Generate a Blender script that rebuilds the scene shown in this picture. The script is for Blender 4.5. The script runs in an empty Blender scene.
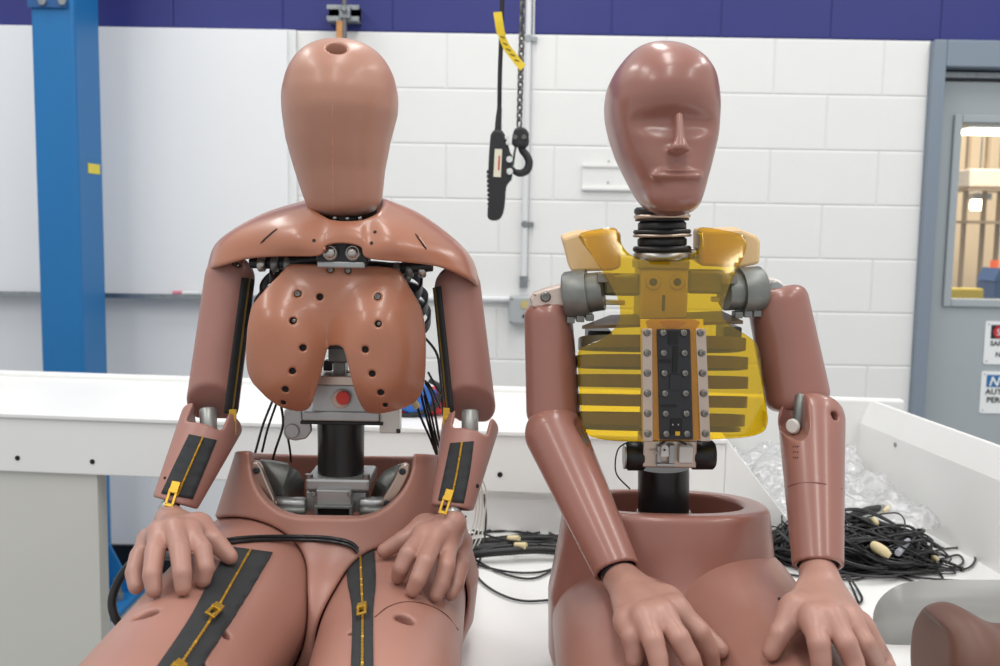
import bpy, bmesh, math, random
import numpy as np
from mathutils import Vector, Matrix
random.seed(7)
SC = bpy.context.scene
COL = SC.collection

# ------------------------------------------------------------------ camera
PITCH, ROLL, FPX = math.radians(6.0), 0.0165, 1000.0
CAM = np.array([0.0, 0.0, 1.36])
FWD = np.array([0, math.cos(PITCH), -math.sin(PITCH)])
_r0 = np.array([1.0, 0, 0]); _u0 = np.array([0, math.sin(PITCH), math.cos(PITCH)])
RGT = math.cos(ROLL) * _r0 + math.sin(ROLL) * _u0
UPV = -math.sin(ROLL) * _r0 + math.cos(ROLL) * _u0
cd = bpy.data.cameras.new('camera'); cam = bpy.data.objects.new('camera', cd); COL.objects.link(cam)
cam.matrix_world = Matrix(((RGT[0], UPV[0], -FWD[0], CAM[0]), (RGT[1], UPV[1], -FWD[1], CAM[1]),
                           (RGT[2], UPV[2], -FWD[2], CAM[2]), (0, 0, 0, 1)))
cd.sensor_width = 36; cd.lens = 36 * FPX / 1000; cd.clip_start = .02
cd.dof.use_dof = True; cd.dof.focus_distance = 1.27; cd.dof.aperture_fstop = 7.5
SC.camera = cam

# ------------------------------------------------------------------ light
w = bpy.data.worlds.new('World'); SC.world = w; w.use_nodes = True
w.node_tree.nodes['Background'].inputs[0].default_value = (.95, .975, 1, 1)
w.node_tree.nodes['Background'].inputs[1].default_value = 0.56
def area(name, loc, sx, sy, power, rot=(0, 0, 0), col=(1, .975, .94)):
    l = bpy.data.lights.new(name, 'AREA'); l.shape = 'RECTANGLE'; l.size = sx; l.size_y = sy
    l.energy = power; l.color = col
    o = bpy.data.objects.new(name, l); COL.objects.link(o); o.location = loc; o.rotation_euler = rot
for x in (-1.9, 0.15, 2.2):
    for y in (-.8, 0.9, 2.7):
        area('ceiling_strip_light', (x, y, 3.5), .35, 1.25, 14.5)
vs = SC.view_settings; vs.view_transform = 'Standard'; vs.look = 'None'; vs.gamma = 1; vs.use_curve_mapping = False
vs.exposure = 0.27

# ------------------------------------------------------------------ helpers
def P(px, py, Y):
    d = FWD * FPX + RGT * (px - 500) + UPV * (333 - py)
    return CAM + d * (Y / d[1])
def PV(px, py, Y): return Vector(P(px, py, Y))
def S(npx, Y): return npx * Y / FPX            # metres spanned by npx pixels at depth Y

def lin(c): return tuple(((v / 255) / 12.92 if v <= 10 else ((v / 255 + .055) / 1.055) ** 2.4) for v in c) + (1,)
MATS = {}
def mat(name, rgb, rough=.5, metal=0, noise=0, nscale=20, bump=0, bscale=200, spec=.5, coat=0, emit=None, estr=0, aniso=None):
    if name in MATS: return MATS[name]
    m = bpy.data.materials.new(name); m.use_nodes = True; nt = m.node_tree; b = nt.nodes['Principled BSDF']
    b.inputs['Base Color'].default_value = lin(rgb); b.inputs['Roughness'].default_value = rough
    b.inputs['Metallic'].default_value = metal; b.inputs['Specular IOR Level'].default_value = spec
    b.inputs['Coat Weight'].default_value = coat; b.inputs['Coat Roughness'].default_value = .15
    tc = nt.nodes.new('ShaderNodeTexCoord')
    if noise:
        n = nt.nodes.new('ShaderNodeTexNoise'); n.inputs['Scale'].default_value = nscale; n.inputs['Detail'].default_value = 5
        nt.links.new(tc.outputs['Object'], n.inputs['Vector'])
        if aniso:
            mp = nt.nodes.new('ShaderNodeMapping'); mp.inputs['Scale'].default_value = aniso
            nt.links.new(tc.outputs['Object'], mp.inputs['Vector']); nt.links.new(mp.outputs[0], n.inputs['Vector'])
        r = nt.nodes.new('ShaderNodeValToRGB'); c = lin(rgb)
        r.color_ramp.elements[0].position = .3; r.color_ramp.elements[1].position = .7
        r.color_ramp.elements[0].color = tuple(v * (1 - noise) for v in c[:3]) + (1,)
        r.color_ramp.elements[1].color = tuple(min(1, v * (1 + noise)) for v in c[:3]) + (1,)
        nt.links.new(n.outputs['Fac'], r.inputs['Fac']); nt.links.new(r.outputs['Color'], b.inputs['Base Color'])
    if bump:
        n2 = nt.nodes.new('ShaderNodeTexNoise'); n2.inputs['Scale'].default_value = bscale; n2.inputs['Detail'].default_value = 3
        nt.links.new(tc.outputs['Object'], n2.inputs['Vector'])
        bp = nt.nodes.new('ShaderNodeBump'); bp.inputs['Strength'].default_value = bump; bp.inputs['Distance'].default_value = .001
        nt.links.new(n2.outputs['Fac'], bp.inputs['Height']); nt.links.new(bp.outputs[0], b.inputs['Normal'])
    if emit:
        b.inputs['Emission Color'].default_value = lin(emit); b.inputs['Emission Strength'].default_value = estr
    MATS[name] = m; return m
def film(name, rgb, haze=.1, gloss=.08, rough=.15, trans=None):
    """thin clear sheet: tinted transparency, a little milky scatter, a glossy skin"""
    m = bpy.data.materials.new(name); m.use_nodes = True; nt = m.node_tree; nt.nodes.clear()
    out = nt.nodes.new('ShaderNodeOutputMaterial')
    t = nt.nodes.new('ShaderNodeBsdfTransparent'); t.inputs[0].default_value = lin(trans or rgb)
    d = nt.nodes.new('ShaderNodeBsdfDiffuse'); d.inputs[0].default_value = lin(rgb)
    tl = nt.nodes.new('ShaderNodeBsdfTranslucent'); tl.inputs[0].default_value = lin(rgb)
    g = nt.nodes.new('ShaderNodeBsdfGlossy'); g.inputs['Roughness'].default_value = rough
    ad = nt.nodes.new('ShaderNodeMixShader'); ad.inputs[0].default_value = .5
    nt.links.new(d.outputs[0], ad.inputs[1]); nt.links.new(tl.outputs[0], ad.inputs[2])
    m1 = nt.nodes.new('ShaderNodeMixShader'); m1.inputs[0].default_value = haze
    nt.links.new(t.outputs[0], m1.inputs[1]); nt.links.new(ad.outputs[0], m1.inputs[2])
    fr = nt.nodes.new('ShaderNodeLayerWeight'); fr.inputs['Blend'].default_value = .35
    mm = nt.nodes.new('ShaderNodeMath'); mm.operation = 'MULTIPLY_ADD'; mm.inputs[1].default_value = .5; mm.inputs[2].default_value = gloss
    nt.links.new(fr.outputs['Fresnel'], mm.inputs[0])
    m2 = nt.nodes.new('ShaderNodeMixShader'); nt.links.new(mm.outputs[0], m2.inputs[0])
    nt.links.new(m1.outputs[0], m2.inputs[1]); nt.links.new(g.outputs[0], m2.inputs[2])
    nt.links.new(m2.outputs[0], out.inputs[0]); MATS[name] = m; return m

def tag(o, label=None, cat=None, group=None, kind=None):
    if label: o['label'] = label
    if cat: o['category'] = cat
    if group: o['group'] = group
    if kind: o['kind'] = kind
    return o
def empty(name, loc, label=None, cat=None, group=None, kind=None):
    o = bpy.data.objects.new(name, None); COL.objects.link(o); o.location = loc; o.empty_display_size = .05
    bpy.context.view_layer.update()
    return tag(o, label, cat, group, kind)
def par(o, p):
    if p is not None:
        o.parent = p
        o.matrix_parent_inverse = worldm(p).inverted()
    return o
def worldm(p):
    m = Matrix()
    chain = []
    while p is not None: chain.append(p); p = p.parent
    for q in reversed(chain): m = m @ q.matrix_parent_inverse @ q.matrix_basis
    return m
def link(name, me, m, parent=None, smooth=True, bevel=0, solid=0, angle=40, sub=0):
    if m is not None and not me.materials: me.materials.append(m)
    o = bpy.data.objects.new(name, me); COL.objects.link(o)
    if smooth: me.polygons.foreach_set('use_smooth', np.ones(len(me.polygons), bool))
    par(o, parent)
    if solid:
        md = o.modifiers.new('sol', 'SOLIDIFY'); md.thickness = solid; md.offset = -1
    if bevel:
        md = o.modifiers.new('bev', 'BEVEL'); md.width = bevel; md.segments = 2; md.limit_method = 'ANGLE'; md.angle_limit = math.radians(40)
        me.polygons.foreach_set('use_smooth', np.zeros(len(me.polygons), bool))
    if sub:
        md = o.modifiers.new('sub', 'SUBSURF'); md.levels = sub; md.render_levels = sub
    return o
def V(a): return Vector([float(x) for x in a])
def rot(ax, deg): return Matrix.Rotation(math.radians(deg), 3, ax)
def frame_to(d, up=(0, 0, 1)):
    z = V(d).normalized(); u = V(up)
    if abs(z.dot(u)) > .97: u = Vector((0, 1, 0))
    x = u.cross(z).normalized(); y = z.cross(x)
    return Matrix((x, y, z)).transposed()
class MB:
    def __init__(s): s.v = []; s.f = []
    def add(s, vs, fs):
        n = len(s.v); s.v += [tuple(map(float, q)) for q in vs]; s.f += [tuple(i + n for i in q) for q in fs]; return s
    def box(s, c, half, R=None):
        hx, hy, hz = half; c = V(c)
        vs = [Vector((x * hx, y * hy, z * hz)) for x in (-1, 1) for y in (-1, 1) for z in (-1, 1)]
        vs = [(R @ q if R else q) + c for q in vs]
        return s.add(vs, [(0, 1, 3, 2), (4, 6, 7, 5), (0, 4, 5, 1), (2, 3, 7, 6), (0, 2, 6, 4), (1, 5, 7, 3)])
    def box2(s, lo, hi): return s.box([(a + b) / 2 for a, b in zip(lo, hi)], [abs(b - a) / 2 for a, b in zip(lo, hi)])
    def lathe(s, a, b, prof, n=24, up=(0, 0, 1), sy=1.0):
        """prof: (t along a->b in metres, radius)"""
        a = V(a); b = V(b); R = frame_to(b - a, up); vs = []; fs = []
        for t, r in prof:
            for k in range(n):
                g = 2 * math.pi * k / n
                vs.append(a + R @ Vector((r * math.cos(g), sy * r * math.sin(g), t)))
        for i in range(len(prof) - 1):
            for k in range(n):
                k2 = (k + 1) % n
                fs.append((i * n + k, i * n + k2, (i + 1) * n + k2, (i + 1) * n + k))
        fs.append(tuple(range(n - 1, -1, -1))); m = (len(prof) - 1) * n; fs.append(tuple(range(m, m + n)))
        return s.add(vs, fs)
    def cyl(s, a, b, r, r2=None, n=24, ch=0):
        L = (V(b) - V(a)).length; r2 = r if r2 is None else r2
        pr = [(0, r - ch), (ch, r), (L - ch, r2), (L, r2 - ch)] if ch else [(0, r), (L, r2)]
        return s.lathe(a, b, pr, n)
    def sphere(s, c, r, n=16, sc=(1, 1, 1)):
        vs = []; fs = []; m = n // 2; c = V(c)
        for i in range(m + 1):
            th = math.pi * i / m
            for k in range(n):
                g = 2 * math.pi * k / n
                vs.append(c + Vector((r * sc[0] * math.sin(th) * math.cos(g), r * sc[1] * math.sin(th) * math.sin(g), r * sc[2] * math.cos(th))))
        for i in range(m):
            for k in range(n):
                fs.append((i * n + k, (i + 1) * n + k, (i + 1) * n + (k + 1) % n, i * n + (k + 1) % n))
        return s.add(vs, fs)
    def tube(s, pts, r, n=8, closed=False, flat=None):
        pts = [V(p) for p in pts]; N = len(pts); rr = r if hasattr(r, '__len__') else [r] * N
        vs = []; fs = []; prev = None
        for i in range(N):
            if closed: t = pts[(i + 1) % N] - pts[i - 1]
            else: t = pts[min(i + 1, N - 1)] - pts[max(i - 1, 0)]
            t.normalize()
            if prev is None:
                u = Vector((0, 0, 1)) if abs(t.z) < .9 else Vector((0, 1, 0))
            else: u = prev
            u = (u - t * u.dot(t)).normalized(); prev = u; q = t.cross(u)
            for k in range(n):
                g = 2 * math.pi * k / n
                a, b = (rr[i], rr[i]) if flat is None else (rr[i], rr[i] * flat)
                vs.append(pts[i] + u * (a * math.cos(g)) + q * (b * math.sin(g)))
        M = N if closed else N - 1
        for i in range(M):
            j = (i + 1) % N
            for k in range(n): fs.append((i * n + k, i * n + (k + 1) % n, j * n + (k + 1) % n, j * n + k))
        if not closed:
            fs.append(tuple(range(n - 1, -1, -1))); fs.append(tuple(range((N - 1) * n, N * n)))
        return s.add(vs, fs)
    def prism(s, poly, d):
        """poly: 3-D points (planar), extruded by vector d"""
        n = len(poly); d = V(d); vs = [V(p) for p in poly] + [V(p) + d for p in poly]
        fs = [tuple(range(n)), tuple(range(2 * n - 1, n - 1, -1))] + [((i + 1) % n, i, n + i, n + (i + 1) % n) for i in range(n)]
        return s.add(vs, fs)
    def build(s, name, m, parent=None, smooth=False, bevel=0, solid=0, sub=0):
        me = bpy.data.meshes.new(name); me.from_pydata(s.v, [], s.f); me.update()
        bm = bmesh.new(); bm.from_mesh(me); bmesh.ops.recalc_face_normals(bm, faces=bm.faces); 
        if smooth:
            for e in bm.edges:
                if len(e.link_faces) == 2 and e.calc_face_angle(0) > math.radians(45): e.smooth = False
        bm.to_mesh(me); bm.free()
        return link(name, me, m, parent, smooth, bevel, solid, sub=sub)
def crv(pts, n=8, closed=False):
    p = np.array([[float(a) for a in q] for q in pts]); N = len(p); out = []
    M = N if closed else N - 1
    for i in range(M):
        g = (lambda k: p[k % N]) if closed else (lambda k: p[min(max(k, 0), N - 1)] if 0 <= k < N else (2 * p[0] - p[1] if k < 0 else 2 * p[-1] - p[-2]))
        a, b, c, d = g(i - 1), g(i), g(i + 1), g(i + 2)
        for j in range(n):
            t = j / n
            out.append(.5 * ((2 * b) + (c - a) * t + (2 * a - 5 * b + 4 * c - d) * t * t + (3 * b - a - 3 * c + d) * t ** 3))
    if not closed: out.append(p[-1])
    return np.array(out)

# ------------------------------------------------------------------ implicit surfaces
def cap(a, b, ra, rb=None, ax=None, s=1.0):
    a = np.array(a, float); b = np.array(b, float); rb = ra if rb is None else rb; ba = b - a; L = ba @ ba
    def f(X, Y, Z):
        px, py, pz = X - a[0], Y - a[1], Z - a[2]
        t = np.clip((px * ba[0] + py * ba[1] + pz * ba[2]) / L, 0, 1)
        qx, qy, qz = px - t * ba[0], py - t * ba[1], pz - t * ba[2]
        d2 = qx * qx + qy * qy + qz * qz
        if ax is not None:
            dn = qx * ax[0] + qy * ax[1] + qz * ax[2]; d2 = d2 + dn * dn * (1 / (s * s) - 1)
        return np.sqrt(d2) - (ra + (rb - ra) * t)
    return f
def ell(c, r, R=None, n=2.0):
    Ri = np.array(R.transposed()) if R is not None else None
    def f(X, Y, Z):
        px, py, pz = X - c[0], Y - c[1], Z - c[2]
        if Ri is not None:
            px, py, pz = (Ri[0, 0] * px + Ri[0, 1] * py + Ri[0, 2] * pz, Ri[1, 0] * px + Ri[1, 1] * py + Ri[1, 2] * pz, Ri[2, 0] * px + Ri[2, 1] * py + Ri[2, 2] * pz)
        k = (np.abs(px / r[0]) ** n + np.abs(py / r[1]) ** n + np.abs(pz / r[2]) ** n) ** (1 / n)
        return (k - 1) * min(r)
    return f
def rbox(c, h, R=None, rd=.005):
    Ri = np.array(R.transposed()) if R is not None else np.eye(3)
    def f(X, Y, Z):
        px, py, pz = X - c[0], Y - c[1], Z - c[2]
        q = [np.abs(Ri[i, 0] * px + Ri[i, 1] * py + Ri[i, 2] * pz) - (h[i] - rd) for i in range(3)]
        o = np.sqrt(sum(np.maximum(k, 0) ** 2 for k in q)); i = np.minimum(np.maximum(np.maximum(q[0], q[1]), q[2]), 0)
        return o + i - rd
    return f
def half(c, n):
    """solid on the side opposite to n"""
    n = np.array(n, float); n /= np.linalg.norm(n)
    return lambda X, Y, Z: (X - c[0]) * n[0] + (Y - c[1]) * n[1] + (Z - c[2]) * n[2]
def fmin(*fs):
    def f(X, Y, Z):
        r = fs[0](X, Y, Z)
        for g in fs[1:]: r = np.minimum(r, g(X, Y, Z))
        return r
    return f
def _sm(a, b, k):
    h = np.maximum(k - np.abs(a - b), 0) / k
    return np.minimum(a, b) - h * h * k * .25
def smin(k, *fs):
    def f(X, Y, Z):
        r = fs[0](X, Y, Z)
        for g in fs[1:]: r = _sm(r, g(X, Y, Z), k)
        return r
    return f
def sub(a, b, k=0):
    if k: return lambda X, Y, Z: -_sm(-a(X, Y, Z), b(X, Y, Z), k)
    return lambda X, Y, Z: np.maximum(a(X, Y, Z), -b(X, Y, Z))
def inter(a, b, k=0):
    if k: return lambda X, Y, Z: -_sm(-a(X, Y, Z), -b(X, Y, Z), k)
    return lambda X, Y, Z: np.maximum(a(X, Y, Z), b(X, Y, Z))
def off(a, d): return lambda X, Y, Z: a(X, Y, Z) - d
def nets(F, lo, hi, h):
    ax = [np.arange(lo[i], hi[i] + h, h) for i in range(3)]
    f = F(ax[0][:, None, None], ax[1][None, :, None], ax[2][None, None, :]).astype(np.float64)
    f = np.broadcast_to(f, tuple(len(a) for a in ax)).copy()
    f[0] = np.maximum(f[0], 1e-5); f[-1] = np.maximum(f[-1], 1e-5); f[:, 0] = np.maximum(f[:, 0], 1e-5); f[:, -1] = np.maximum(f[:, -1], 1e-5)
    f[:, :, 0] = np.maximum(f[:, :, 0], 1e-5); f[:, :, -1] = np.maximum(f[:, :, -1], 1e-5)
    f[f == 0] = 1e-9
    n = [k - 1 for k in f.shape]; ins = f < 0
    cnt = sum(ins[i:n[0] + i, j:n[1] + j, k:n[2] + k].astype(np.int8) for i in (0, 1) for j in (0, 1) for k in (0, 1))
    act = np.argwhere((cnt > 0) & (cnt < 8)); idx = -np.ones(n, np.int64); idx[tuple(act.T)] = np.arange(len(act))
    C = [(i, j, k) for i in (0, 1) for j in (0, 1) for k in (0, 1)]
    val = {c: f[act[:, 0] + c[0], act[:, 1] + c[1], act[:, 2] + c[2]] for c in C}
    acc = np.zeros((len(act), 3)); num = np.zeros(len(act))
    for c in C:
        for d in range(3):
            if c[d] == 0:
                e = list(c); e[d] = 1; e = tuple(e); a, b = val[c], val[e]; m = (a < 0) != (b < 0)
                t = np.where(m, a / np.where(m, a - b, 1), 0); p = np.tile(np.array(c, float), (len(act), 1)); p[:, d] = t
                acc += p * m[:, None]; num += m
    vs = (act + acc / num[:, None]) * h + np.array([a[0] for a in ax])
    quads = []
    for d in range(3):
        sl0 = [slice(None)] * 3; sl1 = [slice(None)] * 3; sl0[d] = slice(0, -1); sl1[d] = slice(1, None)
        a, b = ins[tuple(sl0)], ins[tuple(sl1)]
        e = np.argwhere(a != b); u, v = (d + 1) % 3, (d + 2) % 3
        e = e[(e[:, u] > 0) & (e[:, v] > 0) & (e[:, u] < n[u]) & (e[:, v] < n[v])]
        g = []
        for du, dv in ((1, 1), (0, 1), (0, 0), (1, 0)):
            q = e.copy(); q[:, u] -= du; q[:, v] -= dv; g.append(idx[q[:, 0], q[:, 1], q[:, 2]])
        q = np.stack(g, 1); fl = ~a[e[:, 0], e[:, 1], e[:, 2]]; q[fl] = q[fl][:, ::-1]; quads.append(q)
    return vs, np.concatenate(quads)
def relax(vs, q, it):
    for _ in range(it):
        s = np.zeros_like(vs); c = np.zeros(len(vs))
        for i in range(4):
            a, b = q[:, i], q[:, (i + 1) % 4]
            for d in range(3):
                s[:, d] += np.bincount(a, vs[b, d], len(vs)) + np.bincount(b, vs[a, d], len(vs))
            c += np.bincount(a, minlength=len(vs)) + np.bincount(b, minlength=len(vs))
        vs = vs * .45 + (s / np.maximum(c, 1)[:, None]) * .55
    return vs
def solid(name, F, lo, hi, h, m, parent=None, it=2, newton=True):
    vs, q = nets(F, lo, hi, h)
    vs = relax(vs, q, it)
    if newton and it:                           # pull the smoothed points back to the surface
        e = h * .4
        for _ in range(2):
            X, Y, Z = vs.T; f0 = F(X, Y, Z)
            g = np.stack([F(X + e, Y, Z) - F(X - e, Y, Z), F(X, Y + e, Z) - F(X, Y - e, Z), F(X, Y, Z + e) - F(X, Y, Z - e)], 1) / (2 * e)
            st = f0[:, None] * g / np.maximum((g * g).sum(1), .15)[:, None]
            ln = np.linalg.norm(st, axis=1)[:, None]; vs = vs - st * np.minimum(1, .5 * h / np.maximum(ln, 1e-9))
    me = bpy.data.meshes.new(name); me.vertices.add(len(vs)); me.vertices.foreach_set('co', vs.astype(np.float32).ravel())
    me.loops.add(q.size); me.loops.foreach_set('vertex_index', q.astype(np.int32).ravel())
    me.polygons.add(len(q)); me.polygons.foreach_set('loop_start', np.arange(0, q.size, 4, dtype=np.int32))
    me.update(calc_edges=True); me.validate()
    return link(name, me, m, parent)
def bb(pts, pad):
    p = np.array(pts); return p.min(0) - pad, p.max(0) + pad
YS = np.arange(.55, 1.7, .0006)
def on(F, px, py, lift=0.0, fallback=None):
    """point on the pixel's line of sight where the surface F is 'lift' away (a thing resting on F)"""
    d = FWD * FPX + RGT * (px - 500) + UPV * (333 - py); d = d / d[1]
    p = CAM[None] + YS[:, None] * d[None]
    v = F(p[:, 0], p[:, 1], p[:, 2]) - lift
    k = np.argmax(v <= 0)
    if v[k] > 0: k = int(np.argmin(v)) if fallback is None else int((fallback - YS[0]) / .0006)
    return p[k]
def nrm(F, p, e=.001):
    X, Y, Z = p
    g = np.array([F(X + e, Y, Z) - F(X - e, Y, Z), F(X, Y + e, Z) - F(X, Y - e, Z), F(X, Y, Z + e) - F(X, Y, Z - e)], float).ravel()
    return g / (np.linalg.norm(g) + 1e-12)
def poly2(pts):
    p = np.array(pts, float)
    def f(x, z):
        x, z = np.broadcast_arrays(x, z); d = np.full(x.shape, 1e9); s = np.ones(x.shape)
        for i in range(len(p)):
            a, b = p[i], p[i - 1]; ex, ez = b - a; wx, wz = x - a[0], z - a[1]
            t = np.clip((wx * ex + wz * ez) / (ex * ex + ez * ez + 1e-12), 0, 1)
            d = np.minimum(d, (wx - ex * t) ** 2 + (wz - ez * t) ** 2)
            c1 = z >= a[1]; c2 = z < b[1]; c3 = ex * wz > ez * wx
            s = np.where((c1 & c2 & c3) | (~c1 & ~c2 & ~c3), -s, s)
        return s * np.sqrt(d)
    return f
def chaikin(p, it=2):
    p = np.array(p, float)
    for _ in range(it):
        q = np.roll(p, -1, 0); p = np.stack([.75 * p + .25 * q, .25 * p + .75 * q], 1).reshape(-1, p.shape[1])
    return p
def at_surf(px, py, hf, Y0=1.3):
    for _ in range(4):
        p = P(px, py, Y0); Y0 = float(hf(p[0], p[2]))
    return P(px, py, Y0)

# ------------------------------------------------------------------ shared materials
white = mat('bench_white_paint', (232, 232, 230), .42, noise=.015, nscale=6)
blockw = mat('white_block_paint', (233, 233, 231), .55, bump=.35, bscale=120, noise=.012, nscale=8)
blockb = mat('blue_block_paint', (40, 46, 118), .5, bump=.35, bscale=120, noise=.05, nscale=5)
wallw = mat('smooth_white_wall', (230, 231, 232), .5, noise=.02, nscale=2)
boardm = mat('whiteboard_face', (237, 238, 239), .25, noise=.012, nscale=2)
tubw = mat('white_conduit_paint', (222, 223, 224), .35)
galv = mat('galvanised_steel', (150, 155, 158), .35, .85, noise=.15, nscale=60)
steel = mat('brushed_steel', (186, 182, 176), .32, .9, noise=.06, nscale=30, aniso=(4, 4, 60))
nickel = mat('satin_nickel', (196, 178, 164), .3, .85, noise=.05, nscale=40)
alu = mat('machined_aluminium', (172, 173, 172), .38, .75, noise=.05, nscale=40)
cast = mat('grey_cast_metal', (128, 130, 126), .42, .6, noise=.12, nscale=45, bump=.2, bscale=150)
dark = mat('black_rubber', (26, 26, 28), .42, noise=.15, nscale=30)
blackp = mat('black_anodised', (32, 33, 36), .35, noise=.1, nscale=50)
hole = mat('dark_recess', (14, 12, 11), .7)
screwm = mat('dark_screw_steel', (138, 135, 130), .32, .85)
cable = mat('black_cable_jacket', (24, 24, 26), .38)
fabric = mat('black_zipper_fabric', (44, 46, 48), .85, bump=.6, bscale=900, noise=.12, nscale=300)
gold = mat('gold_zipper_metal', (214, 170, 62), .33, .75)
tan = mat('tan_foam_block', (222, 190, 142), .6, noise=.05, nscale=30)
skin_a = mat('brown_vinyl_head', (174, 126, 106), .38, noise=.05, nscale=9, coat=.1)
skin_b = mat('orange_brown_vinyl', (166, 108, 82), .34, noise=.06, nscale=14, coat=.3)
skin_c = mat('pink_brown_vinyl', (164, 118, 107), .44, noise=.035, nscale=12, coat=.03)
skin_d = mat('pelvis_brown_vinyl', (168, 121, 107), .40, noise=.04, nscale=8, coat=.03)
skin_e = mat('rosy_brown_vinyl', (151, 103, 91), .30, noise=.05, nscale=10, coat=.25)
skin_f = mat('thigh_brown_vinyl', (155, 110, 97), .34, noise=.10, nscale=7, coat=.1)
skin_g = mat('hand_brown_vinyl', (171, 128, 114), .42, noise=.05, nscale=14, coat=.04)
skin_in = mat('vinyl_inner_lining', (120, 76, 62), .5, noise=.2, nscale=14)
# ================================================================== the room
WY = 3.8
ZB = P(640, 36, WY)[2]                      # lower edge of the blue band = a course joint
TZ = .75                                    # bench seat height
fl = MB().box2((-3.2, -1.2, -.05), (3.2, WY + .2, 0)).build('floor', mat('grey_floor_paint', (150, 152, 152), .4, noise=.06, nscale=3)); tag(fl, kind='structure', label='grey painted concrete floor')
XD = P(922, 200, WY)[0]                     # left edge of the door frame
DW = 1.06                                   # door opening incl. frame
XL = P(297, 150, WY)[0]
wb = MB()
wb.box2((-3.2, WY + .006, 0), (XD, WY + .18, ZB)).box2((XD + DW, WY + .006, 0), (3.4, WY + .18, ZB))
wb = wb.build('wall_back', mat('mortar_paint', (226, 226, 225), .6)); tag(wb, 'painted concrete block wall, white below a blue band', kind='structure')
MB().box2((-3.2, WY + .006, ZB), (3.4, WY + .18, ZB + .62)).build('blue_band_backing', mat('blue_mortar_paint', (34, 40, 104), .6), wb)
CH, BL = .2032, .4064; XJ = P(556, 60, WY)[0]
_bm = {}
def block(x0, x1, z0, m):
    key = (round(x1 - x0, 3), m.name)
    if key not in _bm:
        b = MB(); w2 = (x1 - x0) / 2 - .0012; hh = CH / 2 - .0012; c = .005
        b.add([(-w2, 0, -hh), (w2, 0, -hh), (w2, 0, hh), (-w2, 0, hh), (-w2 + c, -.0022, -hh + c), (w2 - c, -.0022, -hh + c), (w2 - c, -.0022, hh - c), (-w2 + c, -.0022, hh - c), (-w2, .02, -hh), (w2, .02, -hh), (w2, .02, hh), (-w2, .02, hh)],
              [(4, 5, 6, 7), (0, 1, 5, 4), (1, 2, 6, 5), (2, 3, 7, 6), (3, 0, 4, 7), (8, 9, 1, 0), (9, 10, 2, 1), (10, 11, 3, 2), (11, 8, 0, 3)])
        me = bpy.data.meshes.new('block'); me.from_pydata(b.v, [], b.f); me.update(); me.materials.append(m); _bm[key] = me
    o = bpy.data.objects.new('block', _bm[key]); COL.objects.link(o); o.location = ((x0 + x1) / 2, WY + .0045, z0 + CH / 2); par(o, wb)
for r in range(-11, 3):
    z0 = ZB + r * CH
    if z0 < -.01: continue
    if r >= 0: lo, hi, m = -2.9, 3.0, blockb
    else: lo, hi, m = XL, XD, blockw
    x = XJ + (0 if r % 2 else BL / 2) - 12 * BL
    while x < hi:
        a, b = max(x, lo), min(x + BL, hi)
        if b - a > .03: block(a, b, z0, m)
        x += BL
wl = MB().box2((-3.2, WY - .012, .1), (XL, WY + .006, ZB)).build('wall_left', wallw, None, bevel=.002); tag(wl, 'smooth white wall panel left of the blockwork', kind='structure')
bs = MB().box2((-3.2, WY - .026, 0), (XD, WY + .004, .11)).build('baseboard_back', dark); tag(bs, 'black rubber baseboard', kind='structure')
# whiteboard with its tray
ZT = P(100, 293, WY)[2]
wbd = empty('whiteboard', (-1.7, WY - .03, ZT), 'large frameless whiteboard with a metal pen tray on the left wall', 'whiteboard')
MB().box2((-2.9, WY - .026, ZT), (XL - .03, WY - .0125, ZB - .004)).build('board_face', boardm, wbd, bevel=.002)
MB().box2((-2.9, WY - .075, ZT - .012), (XL - .03, WY - .0125, ZT)).box2((-2.9, WY - .08, ZT - .012), (XL - .03, WY - .075, ZT + .006)).build('pen_tray', galv, wbd)
er = empty('marker', P(181, 294, WY - .05), 'small pink and white marker lying on the whiteboard tray', 'marker')
q = P(181, 292, WY - .048); q[2] = ZT + .0085
MB().cyl(q + [-.03, 0, 0], q + [.005, 0, 0], .008, n=12).build('pen_cap', mat('pink_plastic', (214, 120, 140), .4), er, True)
MB().cyl(q + [.005, 0, 0], q + [.07, 0, 0], .0075, n=12).build('pen_barrel', tubw, er, True)
# conduits and box
XC = P(526, 150, WY)[0]
cz = P(495, 299, WY)[2]
co = empty('conduit', (XC, WY - .02, cz), 'white painted electrical conduit running down the block wall behind the hook', 'conduit')
MB().cyl((XC, WY - .015, cz + .046), (XC, WY - .015, ZB + .6), .0115, n=16).build('pipe', tubw, co, True)
MB().cyl((XC, WY - .015, cz + .045), (XC, WY - .015, cz + .09), .016, n=16).build('connector', galv, co, True)
for zz in (ZB - .02, ZB - .70):
    MB().box((XC + .012, WY - .011, zz), (.022, .006, .009)).cyl((XC, WY - .028, zz), (XC, WY - .026, zz), .014, n=12).build('pipe_strap', galv, co, bevel=.001)
MB().cyl((XC + .019, WY - .006, cz + .075), (XC + .019, WY - .006, ZB + .6), .004, n=8).build('thin_wire', tubw, co, True)
ch = MB().cyl((XL, WY - .012, cz), (XC - .05, WY - .012, cz), .0125, n=16).build('horizontal_conduit', tubw, None, True); tag(ch, 'white horizontal conduit leading from the grey junction box', 'conduit')
jb = empty('junction_box', P(520, 309, WY), 'small grey metal junction box on the block wall', 'junction box')
q = P(521, 309, WY)
MB().box((q[0], WY - .03, q[2]), (.045, .03, .052)).build('box_body', mat('grey_box_paint', (178, 182, 184), .4, .2), jb, bevel=.006)
MB().cyl((q[0] + .012, WY - .061, q[2] + .022), (q[0] + .012, WY - .064, q[2] + .022), .016, n=16).build('knockout', mat('brass_cap', (205, 190, 130), .4, .3), jb, True)
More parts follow.
